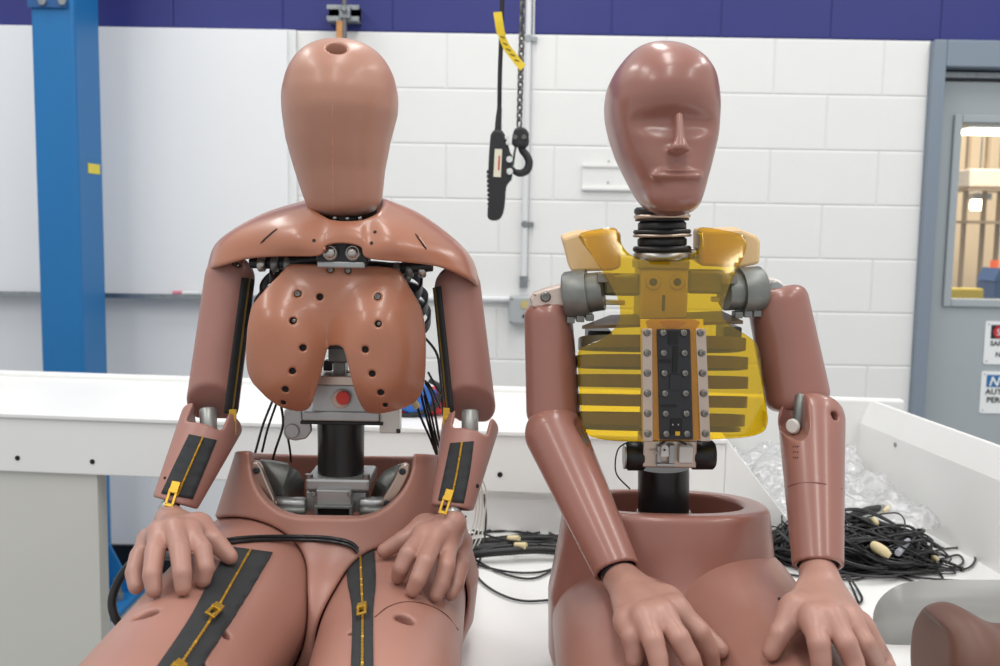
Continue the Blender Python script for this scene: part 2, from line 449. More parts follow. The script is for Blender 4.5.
MB().cyl((q[0] + .012, WY - .061, q[2] - .022), (q[0] + .012, WY - .064, q[2] - .022), .008, n=12).build('knockout', hole, jb, True)
for sx in (-1, 1):
    for sz in (-1, 1): MB().sphere((q[0] + sx * .038, WY - .061, q[2] + sz * .044), .005, 8).build('screw', galv, jb, True)
# blank sign holder plate
a, b = P(582, 164, WY), P(634, 191, WY)
sp = empty('sign_holder', ((a[0] + b[0]) / 2, WY - .005, b[2]), 'blank white painted sign holder on the block wall', 'sign holder')
MB().box2((a[0], WY - .006, b[2]), (b[0], WY - .0012, a[2])).build('plate', blockw, sp, bevel=.002)
MB().box2((a[0], WY - .016, b[2]), (b[0], WY - .006, b[2] + .012)).build('bottom_ledge', blockw, sp, bevel=.002)
MB().box2((a[0], WY - .013, a[2] - .012), (b[0], WY - .006, a[2])).build('top_ledge', blockw, sp, bevel=.002)
for u in (.1, .9): MB().sphere((a[0] + (b[0] - a[0]) * .5, WY - .007, a[2] + .012 if u > .5 else b[2] + .03), .004, 8).build('screw', galv, sp, True)
# pipe and strut above the faceless head
px0 = P(343, 15, WY - .1)
st = empty('strut_bracket', px0, 'short galvanised strut channel clamping a dark pipe on the blue band', 'bracket')
g0, g1 = P(328, 14, WY - .05), P(360, 14, WY - .05)
s_ = MB(); zc = g0[2]
s_.box2((g0[0], WY - .03, zc - .028), (g1[0], WY - .025, zc + .028)).box2((g0[0], WY - .075, zc + .022), (g1[0], WY - .025, zc + .028)).box2((g0[0], WY - .075, zc - .028), (g1[0], WY - .025, zc - .022))
s_.box2((g0[0], WY - .077, zc + .012), (g1[0], WY - .073, zc + .028)).box2((g0[0], WY - .077, zc - .028), (g1[0], WY - .073, zc - .012)).box2((g0[0], WY - .03, zc - .028), (g1[0], WY - .0005, zc + .028)); s_.build('strut_channel', galv, st)
MB().box((px0[0] + .005, WY - .085, zc), (.02, .014, .022)).sphere((px0[0] + .004, WY - .115, zc + .004), .012, 10).build('clamp', galv, st, bevel=.003)
XP = P(344, 30, WY - .09)[0]
MB().cyl((XP, WY - .085, ZB - .35), (XP, WY - .085, ZB + .6), .010, n=16).build('pipe', mat('dull_steel_pipe', (112, 110, 112), .4, .6), st, True)
tg = P(339, 33, WY - .1); MB().box((tg[0], WY - .088, tg[2] - .03), (.011, .006, .075)).build('wooden_tag', mat('orange_wood', (196, 140, 84), .6, noise=.15, nscale=40), st, bevel=.002)

# ------------------------------------------------------------------ door
frm = mat('door_frame_grey', (128, 140, 154), .4); leaf = mat('door_leaf_grey', (166, 174, 178), .42, noise=.01, nscale=5)
d = empty('door_1', (XD, WY, 0), 'grey metal door with a vision window set in a blue grey frame', kind='structure')
FH = P(960, 44, WY)[2]; IT = P(960, 68, WY)[2]
jw = .048
MB().box2((XD, WY - .03, 0), (XD + jw, WY + .16, ZB)).box2((XD + DW - jw, WY - .03, 0), (XD + DW, WY + .16, ZB)).box2((XD + jw, WY - .03, IT), (XD + DW - jw, WY + .16, ZB)).build('door_frame', frm, d, bevel=.004)
x0, x1, z1, dy = XD + jw + .004, XD + DW - jw - .004, P(960, 82, WY + .06)[2], WY + .055
wx0, wz1, wz0 = P(961, 124, dy)[0], P(975, 123, dy)[2], P(975, 299, dy)[2]; wx1 = wx0 + .52
lf = MB()
lf.box2((x0, dy, .01), (wx0, dy + .045, z1)).box2((wx1, dy, .01), (x1, dy + .045, z1)).box2((wx0, dy, .01), (wx1, dy + .045, wz0)).box2((wx0, dy, wz1), (wx1, dy + .045, z1))
lf = lf.build('door_leaf', leaf, d)
MB().box2((x0, dy + .01, z1 + .004), (x1, dy + .04, IT)).build('door_gap_shade', mat('gap_shade_grey', (70, 74, 80), .5), d)  # dark strip painted in for the shade of the gap above the leaf
MB().box2((x0 + .01, dy - .02, z1 + .012), (x1, dy + .002, z1 + .034)).build('closer_arm', galv, d, bevel=.002)
s_ = MB(); k = .03
s_.box2((wx0 - k, dy - .014, wz0 - k), (wx0, dy, wz1 + k)).box2((wx1, dy - .014, wz0 - k), (wx1 + k, dy, wz1 + k)).box2((wx0, dy - .014, wz1), (wx1, dy, wz1 + k)).box2((wx0, dy - .014, wz0 - k), (wx1, dy, wz0)); s_.build('window_molding', leaf, d, bevel=.004)
MB().box2((wx0 - .005, dy + .018, wz0 - .005), (wx1 + .005, dy + .024, wz1 + .005)).build('window_pane', film('clear_glass', (248, 250, 250), 0.0, .03, .02), d)
def text(s, name, loc, size, m, parent, sx=1.0, shear=0, bold=.0):
    c = bpy.data.curves.new(name, 'FONT'); c.body = s; c.size = size; c.extrude = .0006; c.shear = shear; c.offset = bold; c.space_character = 1.05
    t = bpy.data.objects.new(name, c); me = bpy.data.meshes.new_from_object(t); bpy.data.objects.remove(t)
    me.materials.append(m); o = bpy.data.objects.new(name, me); COL.objects.link(o)
    o.rotation_euler = (math.pi / 2, 0, 0); o.scale = (sx, 1, 1); o.location = loc; par(o, parent); return o
ink = mat('black_print', (30, 30, 32), .5); signw = mat('sign_white', (238, 240, 240), .35); redp = mat('red_print', (196, 40, 52), .45); bluep = mat('blue_print', (40, 110, 170), .45)
def sign(name, px, py0, py1, label):
    a, b = P(px, py0, dy), P(px, py1, dy); X, Zt, Zb = a[0], a[2], b[2]
    e = empty(name, (X, dy, Zb), label, 'sign')
    pts = chaikin([(X, Zb), (X + .02, Zb), (X + .25, Zb), (X + .27, Zb), (X + .27, Zb + .02), (X + .27, Zt - .02), (X + .27, Zt), (X + .25, Zt), (X + .02, Zt), (X, Zt), (X, Zt - .02), (X, Zb + .02)], 2)
    MB().prism([(x, dy - .004, z) for x, z in pts], (0, .0035, 0)).build('sign_plate', signw, e)
    for zz in (Zt - .012, Zb + .012): MB().cyl((X + .012, dy - .004, zz), (X + .012, dy - .0055, zz), .003, n=8).build('screw', galv, e)
    return e, X, Zt, Zb
e, X, Zt, Zb = sign('safety_sign', 985.5, 321, 364, 'white sign with a red circle on a black square fixed to the grey door')
MB().box2((X + .022, dy - .0052, Zt - .068), (X + .25, dy - .0041, Zt - .014)).build('black_panel', ink, e)
ro = MB(); ro.lathe((X + .055, dy - .0052, Zt - .041), (X + .055, dy - .0066, Zt - .041), [(0, .024), (.001, .024)], 28); ro.build('red_disc', redp, e)
text('S', 'disc_lettering', (X + .043, dy - .007, Zt - .054), .036, signw, e)
text('SAFETY', 'lettering', (X + .022, dy - .005, Zt - .095), .026, ink, e, bold=.0006)
text('N', 'lettering', (X + .045, dy - .005, Zt - .138), .026, ink, e, bold=.0006)
e, X, Zt, Zb = sign('notice_sign', 981.5, 371, 413, 'white and blue notice sign for authorized personnel fixed to the grey door')
MB().box2((X + .02, dy - .0052, Zt - .062), (X + .25, dy - .0041, Zt - .014)).build('blue_panel', bluep, e)
text('NOTICE', 'panel_lettering', (X + .028, dy - .007, Zt - .056), .05, signw, e, shear=.25, bold=.001)
text('AUTHORIZED', 'lettering', (X + .018, dy - .005, Zt - .09), .030, ink, e, sx=1.05, bold=.0007)
text('PERSONNEL', 'lettering', (X + .024, dy - .005, Zt - .122), .030, ink, e, sx=1.05, bold=.0007)
# ------------------------------------------------------------------ what shows through the door window
RY = 7.2
wr = MB().box2((1.6, RY, 0), (6.0, RY + .1, 3.6)).build('wall_beyond', mat('beige_far_wall', (216, 196, 168), .6, noise=.05, nscale=2)); tag(wr, 'beige wall of the room beyond the door', kind='structure')
wc = MB().box2((1.6, WY + .3, 3.1), (6.0, RY, 3.16)).build('ceiling', mat('far_ceiling', (196, 176, 150), .6)); tag(wc, 'ceiling of the room beyond the door', kind='structure')
wf = MB().box2((1.2, WY + .2, -.05), (6.0, RY, 0)).build('floor_beyond', mat('far_floor', (130, 120, 108), .5)); tag(wf, 'floor of the room beyond the door', kind='structure')
lampm = mat('lamp_glow', (255, 244, 222), .5, emit=(255, 240, 214), estr=7)
def lamp(name, px, py, Y, hx, hy, hz, label):
    q = P(px, py, Y); e = empty(name, q, label, 'lamp')
    MB().box(q, (hx, hy, hz)).build('diffuser', lampm, e, bevel=.01)
    MB().box(q + [0, 0, hz + .02], (hx + .02, hy + .02, .02)).build('housing', galv, e)
    MB().cyl(q + [0, 0, hz + .03], [q[0], q[1], 3.1], .006, n=6).build('rod', galv, e)
    return e
lamp('fluorescent_lamp', 992, 132, 5.9, .16, .08, .013, 'long lit lamp near the ceiling beyond the door window')
lamp('pendant_lamp', 978, 205, 6.7, .04, .04, .035, 'small bright lamp lower down beyond the door window')
l = bpy.data.lights.new('far_room_light', 'AREA'); l.size = 1.2; l.energy = 80; l.color = (1, .87, .7); lo_ = bpy.data.objects.new('far_room_light', l); COL.objects.link(lo_); lo_.location = (3.0, 5.6, 3.0)
sh = empty('storage_rack', P(975, 290, 6.4), 'tall steel rack standing beyond the door window', 'rack')
rk = mat('rack_steel', (158, 140, 118), .5, .2)
for px in (962, 981, 996):
    q = P(px, 250, 6.4); MB().box2((q[0] - .008, 6.38, 0), (q[0] + .008, 6.42, 2.2)).build('post', rk, sh)
for py in (190, 222): 
    q = P(962, py, 6.4); MB().box2((q[0] - .03, 6.25, q[2] - .008), (q[0] + .5, 6.55, q[2] + .008)).build('shelf', rk, sh)
q = P(990, 186, 6.4); sk = MB().box2((q[0] - .18, 6.3, P(962, 190, 6.4)[2] + .0155), (q[0] + .2, 6.5, q[2] + .1)).build('white_carton', mat('pale_carton', (214, 206, 196), .6), None, bevel=.01); tag(sk, 'pale carton on the rack beyond the door window', 'box')
q = P(993, 284, 5.5); be = empty('blue_machine', (q[0] + .06, 5.5, 0), 'blue machine with an orange lamp beyond the door window', 'machine')
bl = mat('blue_machine_paint', (42, 92, 150), .45)
MB().box2((q[0] - .035, 5.4, 0), (q[0] + .25, 5.62, q[2] + .02)).build('cabinet', bl, be, bevel=.01)
MB().prism([(q[0] - .05, 5.39, q[2] + .02), (q[0] + .25, 5.39, q[2] + .02), (q[0] + .25, 5.39, q[2] + .07), (q[0] - .02, 5.39, q[2] + .09)], (0, .2, 0)).build('hood', bl, be)
MB().cyl((q[0] + .0, 5.5, q[2] + .08), (q[0] + .0, 5.5, q[2] + .13), .022, n=12).build('beacon', mat('orange_beacon', (230, 96, 40), .4, emit=(230, 90, 40), estr=.6), be, True)
q = P(960, 298, 5.0); yl = MB().box2((q[0] - .1, 4.98, 0), (q[0] + .11, 5.04, q[2] + .05)).build('yellow_guard', mat('yellow_guard_paint', (222, 196, 60), .5), None, bevel=.01); tag(yl, 'yellow safety guard low behind the door window', 'guard')

# ------------------------------------------------------------------ blue column
CY = 3.42
bluec = mat('column_blue_paint', (16, 108, 170), .45, noise=.04, nscale=4)
cl = empty('steel_column', (P(55, 300, CY)[0], CY, 0), 'blue painted square steel column bolted to the floor', 'column')
xa, xb = P(36, 200, CY)[0], P(79, 200, CY)[0]
MB().box2((xa, CY, .012), (xb, CY + .215, 2.75)).build('tube', bluec, cl, bevel=.012)
MB().box2((xa - .12, CY - .12, 0), (xb + .14, CY + .33, .02)).build('base_plate', bluec, cl, bevel=.003)
MB().prism([(xb - .002, CY + .1, .02), (xb + .12, CY + .1, .02), (xb + .03, CY + .1, .2), (xb - .002, CY + .1, .28)], (0, .012, 0)).build('gusset', bluec, cl)
MB().prism([(xb - .05, CY + .002, .02), (xb - .05, CY - .10, .02), (xb - .05, CY + .002, .2)], (.012, 0, 0)).build('gusset', bluec, cl)
for bx, by in ((xb + .09, CY + .02), (xb + .09, CY + .26), (xa - .08, CY - .06), (xb + .06, CY - .08)):
    MB().cyl((bx, by, .02), (bx, by, .05), .022, n=6).cyl((bx, by, .05), (bx, by, .10), .013, n=10).build('anchor_bolt', galv, cl)
q0, q1 = P(34, 0, CY), P(76, 9, CY)
MB().box2((xa - .004, CY - .012, q1[2]), (xb - .02, CY + .001, q1[2] + .35)).build('splice_plate', mat('column_dark_blue', (30, 84, 140), .45), cl, bevel=.003)
for px in (43, 63):
    q = P(px, 1.5, CY - .012); MB().cyl((q[0], CY - .012, q[2]), (q[0], CY - .022, q[2]), .014, n=6).build('splice_bolt', galv, cl)
q = P(93, 169, CY + .14); MB().box((xb + .0012, CY + .13, q[2]), (.0012, .05, .017)).build('yellow_sticker', mat('yellow_sticker', (226, 208, 60), .5), cl)

# ------------------------------------------------------------------ white bench
bn = empty('white_bench', (-.1, 1.6, 0), 'long white painted bench with a raised back ledge and side rim', 'bench')
BY = 1.94
BT = P(430, 429.5, BY)[2]; BB = P(430, 491, BY)[2]          # ledge front face
LIP = BT + .012
SX = .90
yaw = Matrix.Translation((0, BY, 0)) @ Matrix.Rotation(math.radians(-5.5), 4, 'Z') @ Matrix.Translation((0, -BY, 0))
def yawed(o): o.data.transform(yaw); return o
MB().prism([(-.385, .72, TZ - .03), (1.075, .72, TZ - .03), (.855, 2.36, TZ - .03), (-.385, 2.4, TZ - .03)], (0, 0, .03)).build('seat_top', white, bn, bevel=.003)
XE = P(727, 443, BY - .04)[0]
yawed(MB().box2((-1.75, BY, BB), (XE, BY + .44, BT - .009)).build('back_ledge', white, bn, bevel=.003))
yawed(MB().box2((-1.75, BY - .006, BT - .009), (XE, BY + .46, BT)).build('ledge_cap', white, bn, bevel=.002))
yawed(MB().box2((-1.75, BY + .46, BB - .1), (SX + .01, BY + .49, LIP)).build('back_rim', white, bn, bevel=.006))
yawed(MB().box2((-.44, BY + .02, TZ), (XE, BY + .045, BB)).build('back_panel', white, bn, bevel=.002))
yawed(MB().prism([(XE, BY, BT), (XE, BY, TZ), (XE + .17, BY, TZ)], (0, .02, 0)).build('gusset', white, bn, bevel=.002))
SX = .848
spl = Matrix.Translation((SX, 2.33, 0)) @ Matrix.Rotation(math.radians(6.7), 4, 'Z') @ Matrix.Translation((-SX, -2.33, 0))
MB().prism([(SX, .72, TZ - .03), (SX + .03, .72, TZ - .03), (SX + .03, .72, BT + .01), (SX + .022, .72, BT + .01), (SX, .72, BT - .045)], (0, 1.63, 0)).build('side_rim', white, bn, bevel=.002).data.transform(spl)
for py in (1.3, 1.75, 2.15): MB().cyl((SX - .002, py, BT - .06), (SX + .004, py, BT - .06), .005, n=10).build('rivet', galv, bn).data.transform(spl)
for px, py in ((-8, 469), (74, 471), (500, 474.5), (585, 476)):
    q = P(px, py, BY); yawed(MB().lathe((q[0], BY - .0015, q[2] - .0), (q[0], BY + .01, q[2]), [(0, .0052), (.0015, .0052), (.0015, .0038), (.008, .0038)], 14).build('bolt_hole', hole, bn))
q = P(98, 520, BY + .10)
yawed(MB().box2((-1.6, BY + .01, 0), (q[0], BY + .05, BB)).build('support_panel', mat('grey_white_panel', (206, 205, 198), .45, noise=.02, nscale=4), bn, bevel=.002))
MB().box2((.5, 1.9, 0), (.86, 1.95, TZ - .03)).build('support_panel', white, bn)
MB().box2((-.36, .95, 0), (.85, 1.0, TZ - .03)).build('support_panel', white, bn)

# ------------------------------------------------------------------ hoist: pendant control and chain hook
HY = 2.35
pend = empty('pendant_control', P(497, 220, HY), 'black hoist pendant control with white buttons hanging beside the chain', 'controller')
pb = mat('pendant_black', (34, 35, 38), .5, noise=.1, nscale=40)
def outl(pts, Y): return [P(a, b, Y) for a, b in pts]
body = [(491, 130), (499, 129), (503.5, 131), (508, 143), (510, 152), (513, 156), (513, 178), (508, 183), (506, 188), (505, 205), (503, 215), (499, 220), (493, 221), (488, 219), (487, 214), (489, 200), (488, 175), (489, 150)]
MB().prism(chaikin(outl(body, HY - .02), 1), (0, .05, 0)).build('pendant_body', pb, pend, bevel=.006)
for k in range(9):
    q = P(488 + .1 * k, 172 + 4.6 * k, HY + .005); MB().box(q, (.0028, .02, .0035)).build('grip_rib', pb, pend, bevel=.001)
for px, py, c in ((506.5, 137.5, tubw), (507.5, 143, tubw), (509, 159.5, tubw), (509.2, 171.5, tubw)):
    q = P(px, py, HY - .02); MB().cyl(q, q + [.002, -.006, 0], S(2.2 if py < 150 else 3.1, HY), n=16, ch=.001).build('push_button', mat('button_white', (214, 216, 214), .35), pend, True)
q = P(497.8, 163, HY - .0205); R_ = rot('Y', 2)
MB().box(q, (S(3.6, HY), .0007, S(13.5, HY)), R_).build('sticker', mat('sticker_cream', (222, 218, 196), .4), pend)
for a_, b_, c_ in ((499, 163, 1.6),):
    MB().box(P(a_, b_, HY - .0212), (S(c_ * .5, HY), .0004, S(7, HY)), R_).build('sticker_print', redp, pend)
MB().tube([P(x, y, HY) for x, y in ((498, 131), (498.5, 120), (499.5, 108))], [.0085, .0075, .006], 10).build('cable_boot', pb, pend, True)
MB().tube(crv([P(499.3, 112, HY), P(500, 70, HY), P(501.5, 30, HY), P(503, -40, HY)]), .0055, 10).build('cable', cable, pend, True)
yel = mat('yellow_strap', (228, 196, 40), .5, noise=.06, nscale=60)
sp = empty('yellow_tie', P(500, 30, HY - .01), 'yellow warning strap tying the pendant cable to the chain', 'strap')
pts = crv([P(497.5, 12, HY - .012), P(499, 22, HY - .014), P(501, 33, HY - .012), P(506, 46, HY - .006), P(514, 57, HY - .003), P(523, 68, HY - .008)], 6)
def ribbon(pts, wv, th, n0=(0, -1, 0)):
    b = MB(); vs = []; fs = []; w_ = V(wv) if not hasattr(wv[0], '__len__') else None
    for i, p in enumerate(pts):
        ww = w_ if w_ is not None else V(wv[i]); nn = V(n0)
        for s1, s2 in ((-1, 1), (1, 1), (1, -1), (-1, -1)): vs.append(V(p) + ww * s1 + nn * (th / 2 * s2))
    for i in range(len(pts) - 1):
        for k in range(4): fs.append((4 * i + k, 4 * i + (k + 1) % 4, 4 * i + 4 + (k + 1) % 4, 4 * i + 4 + k))
    fs += [(0, 1, 2, 3), tuple(4 * (len(pts) - 1) + k for k in (3, 2, 1, 0))]
    return b.add(vs, fs)
ribbon(pts[:14], (S(4, HY), 0, S(.4, HY)), .002).build('wrap', yel, sp)
ribbon(pts[12:], (S(2.6, HY), 0, S(2.6, HY)), .002).build('tail', yel, sp)
for k in range(5):
    c = pts[14 + 3 * k]; MB().box(c + [0, -.0015, 0], (S(2.6, HY), .0006, S(.45, HY)), rot('Y', 20)).build('black_stripe', ink, sp)
hk = empty('chain_hook', P(520, 178, HY), 'black hoist hook block hanging on a steel link chain', 'hook')
chm = mat('chain_steel', (120, 118, 116), .35, .8)
lk = MB().tube([(S(2.6, HY) * math.cos(t) * (1), 0, S(5.4, HY) * math.sin(t)) for t in np.linspace(0, 2 * math.pi, 14, endpoint=False)], .0026, 6, True)
me = bpy.data.meshes.new('chain_link'); me.from_pydata(lk.v, [], lk.f); me.update(); me.materials.append(chm); me.polygons.foreach_set('use_smooth', np.ones(len(me.polygons), bool))
for k in range(19):
    py = 123 - 7.7 * k; q = P(519.3 + (123 - py) * .028, py, HY); o = bpy.data.objects.new('chain_link', me); COL.objects.link(o)
    o.location = q; o.rotation_euler = (0, 0, .7 if k % 2 else -.75); par(o, hk)
blk = [(512.5, 135), (514.5, 128), (521, 126.5), (526, 128), (529, 133), (529, 145), (526, 147), (515, 146), (511.5, 143)]
MB().prism(outl(blk, HY - .022), (0, .044, 0)).build('hook_block', pb, hk, bevel=.006)
for px in (515, 524): q = P(px, 137, HY - .0222); MB().cyl(q, q + [0, -.003, 0], .0055, n=12).build('rivet', chm, hk, True)
hp = crv([P(x, y, HY) for x, y in ((521, 146), (523, 151), (527.5, 157), (529, 164), (526.5, 170.5), (520.5, 173.2), (515, 171.5), (512.5, 167.5))], 6)
MB().tube(hp, list(np.interp(np.linspace(0, 1, len(hp)), [0, .3, .55, .8, 1], [.0085, .009, .0095, .008, .004])), 12).build('hook', pb, hk, True)
MB().tube([P(516, 146, HY), P(514.5, 153, HY), P(512.8, 166, HY)], .0026, 8).build('safety_latch', chm, hk, True)
# ================================================================== helpers for the dummies
def pbox(mb, x0, y0, x1, y1, Y, depth, R=None):
    """box whose front face fills a pixel rectangle at depth Y"""
    a, b = P(x0, (y0 + y1) / 2, Y), P(x1, (y0 + y1) / 2, Y); t, u = P((x0 + x1) / 2, y0, Y), P((x0 + x1) / 2, y1, Y)
    c = ((a + b) / 2); c[2] = (t[2] + u[2]) / 2; c[1] = Y + depth / 2
    return mb.box(c, (abs(b[0] - a[0]) / 2, depth / 2, abs(t[2] - u[2]) / 2), R)
def screw(p, n, r, parent, m=None, socket=True, hgt=.003):
    p = V(p); n = V(n).normalized(); e = p + n * hgt
    b = MB(); b.lathe(p - n * .002, e, [(0, r), (.002 + hgt * .6, r), (.002 + hgt, r * .72), (.002 + hgt, r * .5), (.002 + hgt * .25, r * .42)] if socket else [(0, r), (.002 + hgt * .4, r), (.002 + hgt, r * .6)], 14)
    return b.build('screw', m or screwm, parent, True)
def tape(F, L, Rr, parent, teeth=True, lift=.0022, n=22, pull=(), solidt=.002):
    L = crv([(a, b) for a, b in L], 6); Rr = crv([(a, b) for a, b in Rr], 6)
    L = L[np.linspace(0, len(L) - 1, n).round().astype(int)]; Rr = Rr[np.linspace(0, len(Rr) - 1, n).round().astype(int)]
    k = 7; vs = []; fs = []
    for i in range(n):
        for j in range(k):
            q = L[i] + (Rr[i] - L[i]) * j / (k - 1); vs.append(on(F, q[0], q[1], lift))
    for i in range(n - 1):
        for j in range(k - 1): fs.append((i * k + j, i * k + j + 1, (i + 1) * k + j + 1, (i + 1) * k + j))
    me = bpy.data.meshes.new('zipper_tape'); me.from_pydata([tuple(v) for v in vs], [], fs); me.update()
    bm = bmesh.new(); bm.from_mesh(me); bmesh.ops.recalc_face_normals(bm, faces=bm.faces); bm.to_mesh(me); bm.free()
    c0 = np.array(vs[n // 2 * k + k // 2]); fn = np.array(me.polygons[(n // 2) * (k - 1) + k // 2 - 1].normal)
    if fn @ (CAM - c0) < 0: me.flip_normals()
    link('zipper_tape', me, fabric, parent, True, solid=solidt)
    if teeth:
        mid = [(L[i] + Rr[i]) / 2 for i in range(n)]
        pts = crv([on(F, q[0], q[1], lift + .0008) for q in mid], 8)
        MB().tube(pts, [.0017 if i % 2 else .0011 for i in range(len(pts))], 6).build('zipper_teeth', gold, parent, False)
    for px, py, ang in pull:
        px, py = ((L[int(px * (n - 1))] + Rr[int(px * (n - 1))]) / 2) if px <= 1 else (px, py)
        p = on(F, px, py, lift + .0035); nn = V(nrm(F, p)); d0 = V(on(F, px + math.sin(ang) * 8, py + math.cos(ang) * 8, lift + .0035)) - V(p)
        d0 = (d0 - nn * d0.dot(nn)).normalized(); s = nn.cross(d0); Rm = Matrix((s, d0, nn)).transposed()
        zipper_pull(V(p), Rm, parent)
def zipper_pull(p, Rm, parent):
    b = MB(); Rm = Rm * 1.25
    b.box(p + Rm @ Vector((0, 0, .001)), (.0042, .0052, .0018), Rm)
    for sx in (-1, 1): b.box(p + Rm @ Vector((sx * .0033, .0125, .0026)), (.0012, .0085, .0009), Rm)
    b.box(p + Rm @ Vector((0, .0205, .0026)), (.0045, .0016, .0009), Rm); b.box(p + Rm @ Vector((0, .0055, .003)), (.0045, .0022, .0012), Rm)
    b.build('zipper_pull', gold, parent, bevel=.0006)
def hand(name, wrist, wr, fingers, thumb, F, parent, m, pad=.02, mid=None):
    def pt(q): return on(F, q[0], q[1], q[2]) if len(q) == 3 else P(q[0], q[1], q[3])
    rs = (.0125, .0114, .0104, .0092)
    fp = [[pt(q) for q in f] for f in fingers]; tp = [pt(q) for q in thumb]
    W = np.array(wrist, float); parts = [cap(W, W * .7 + (fp[1][0] + fp[2][0]) * .15, wr, wr * .9)]
    for f in fp: parts.append(cap(W + (f[0] - fp[1][0]) * .18, f[0], wr * .66, .0128))
    for a, b in zip(fp[:-1], fp[1:]): parts.append(cap(a[0] * .93 + W * .07, b[0] * .93 + W * .07, .0118))
    parts.append(cap(W * .75 + tp[0] * .25, tp[0], .015, .0135))
    palm = smin(.006, *parts)
    def chain(p, r):
        g = [cap(p[i], p[i + 1], r[i], r[i + 1]) for i in range(len(p) - 1)]
        return smin(.0015, *g)
    fs = [chain(f, [rs[0] * .98] + list(rs[1:])) for f in fp]; th = chain(tp, (.0138, .0122, .0098))
    allf = fmin(*[smin(.013, palm, f) for f in fs], smin(.018, palm, th))
    allp = [W] + [q for f in fp for q in f] + tp
    lo, hi = bb(allp, .03)
    o = solid(name, allf, lo, hi, .0019, m, parent, it=9, newton=False)
    return o

# ================================================================== dummy with the blank hood
D1 = empty('crash_test_dummy', (P(338, 500, 1.38)[0], 1.35, TZ), 'seated crash test dummy with a blank hood and brown chest plate', 'dummy')
X0 = P(338, 480, 1.38)[0]

# --- head: smooth hood
YH = 1.335
rows = np.array([39.5, 41, 44, 50, 60, 75, 95, 112, 140, 170, 200, 209, 215, 218.5])
hw = np.array([0, 13, 24.5, 34.5, 44, 51.8, 56.3, 56, 50.8, 44.2, 38.2, 34, 25, 0]) * YH / FPX
cx = np.array([340.5, 340.5, 340.5, 340.5, 340.5, 340.6, 340.6, 340.6, 338.8, 340, 343.3, 343, 342, 341])
fr = np.array([0, .022, .042, .062, .080, .094, .102, .102, .088, .070, .056, .050, .037, 0])
bk = np.array([0, .022, .040, .060, .078, .092, .098, .096, .080, .058, .046, .042, .032, 0])
def rowloft(rows, hw, cx, fr, bk, Y, yc, nf=2.0):
    zs = np.array([P(c, r, Y)[2] for c, r in zip(cx, rows)])[::-1]; xs = np.array([P(c, r, Y)[0] for c, r in zip(cx, rows)])[::-1]
    zz = np.linspace(zs[0], zs[-1], 500)
    def sm(v, p=1.0):
        y = np.interp(zz, zs, np.array(v)[::-1] ** p); k = np.hanning(61); k /= k.sum()
        e = np.concatenate([2 * y[0] - y[30:0:-1], y, 2 * y[-1] - y[-2:-32:-1]]); y = np.convolve(e, k, 'valid'); return np.maximum(y, 0) ** (1 / p)
    W2, FR, BK = sm(hw, 2), sm(fr, 2), sm(bk, 2); CX = np.convolve(np.pad(np.interp(zz, zs, xs), 15, 'edge'), np.hanning(31) / np.hanning(31).sum(), 'valid')
    def f(X, Y_, Z):
        X, Y_, Z = np.broadcast_arrays(X, Y_, Z) if np.ndim(X) < 3 else (X, Y_, Z)
        w_ = np.interp(Z, zz, W2) + 1e-4; a = np.interp(Z, zz, FR) + 1e-4; b = np.interp(Z, zz, BK) + 1e-4; c = np.interp(Z, zz, CX)
        dy = Y_ - yc; d = np.where(dy < 0, a, b); n = nf
        k = (np.abs((X - c) / w_) ** n + np.abs(dy / d) ** n) ** (1 / n)
        outz = np.maximum(zz[0] - Z, Z - zz[-1])
        return np.maximum((k - 1) * np.minimum(w_, d), outz)
    return f
H1 = rowloft(rows, hw, cx, fr, bk, YH, YH)
hp_ = on(H1, 336.5, 46.5, 0); hn = nrm(H1, hp_); hn = hn + np.array([0, .1, .6]); hn /= np.linalg.norm(hn)
H1h = sub(H1, cap(hp_ - hn * .030, hp_ + hn * .03, .0128), .003)
lo, hi = bb([P(284, 39, YH), P(397, 219, YH)], .012); lo[1] = YH - .115; hi[1] = YH + .115
hd = solid('head', H1h, lo, hi, .0021, skin_a, D1, it=3)
hd['label'] = 'smooth brown faceless hood with a hole in the crown'
sm_ = [on(H1, 332 + .9 * t * 1.2, 58 + 152 * t, -.0003) for t in np.linspace(0, 1, 40)]
MB().tube(sm_, .0008, 6).build('mould_seam', mat('seam_vinyl', (190, 140, 116), .4), hd, True)
MB().cyl(hp_ - hn * .029, hp_ - hn * .026, .012, n=20).build('crown_hole_shade', hole, hd, True)  # near-black disc puts shade into the bottom of the crown hole
# neck below the hood
MB().lathe(P(344, 232, YH + .02), P(344, 205, YH + .02), [(0, .044), (.012, .044), (.013, .040), (.02, .040), (.021, .044), (.03, .044), (.04, .03)], 28).build('neck', dark, D1, True)
for a_ in (0.6, 2, 3.4):
    q = P(328 + a_ * 9, 218.2 - .25 * (a_ - 2) ** 2 + .8, 1.304); MB().cyl(q, q + [.004, 0, .001], .0022, n=8).build('neck_bolt', steel, D1, True)

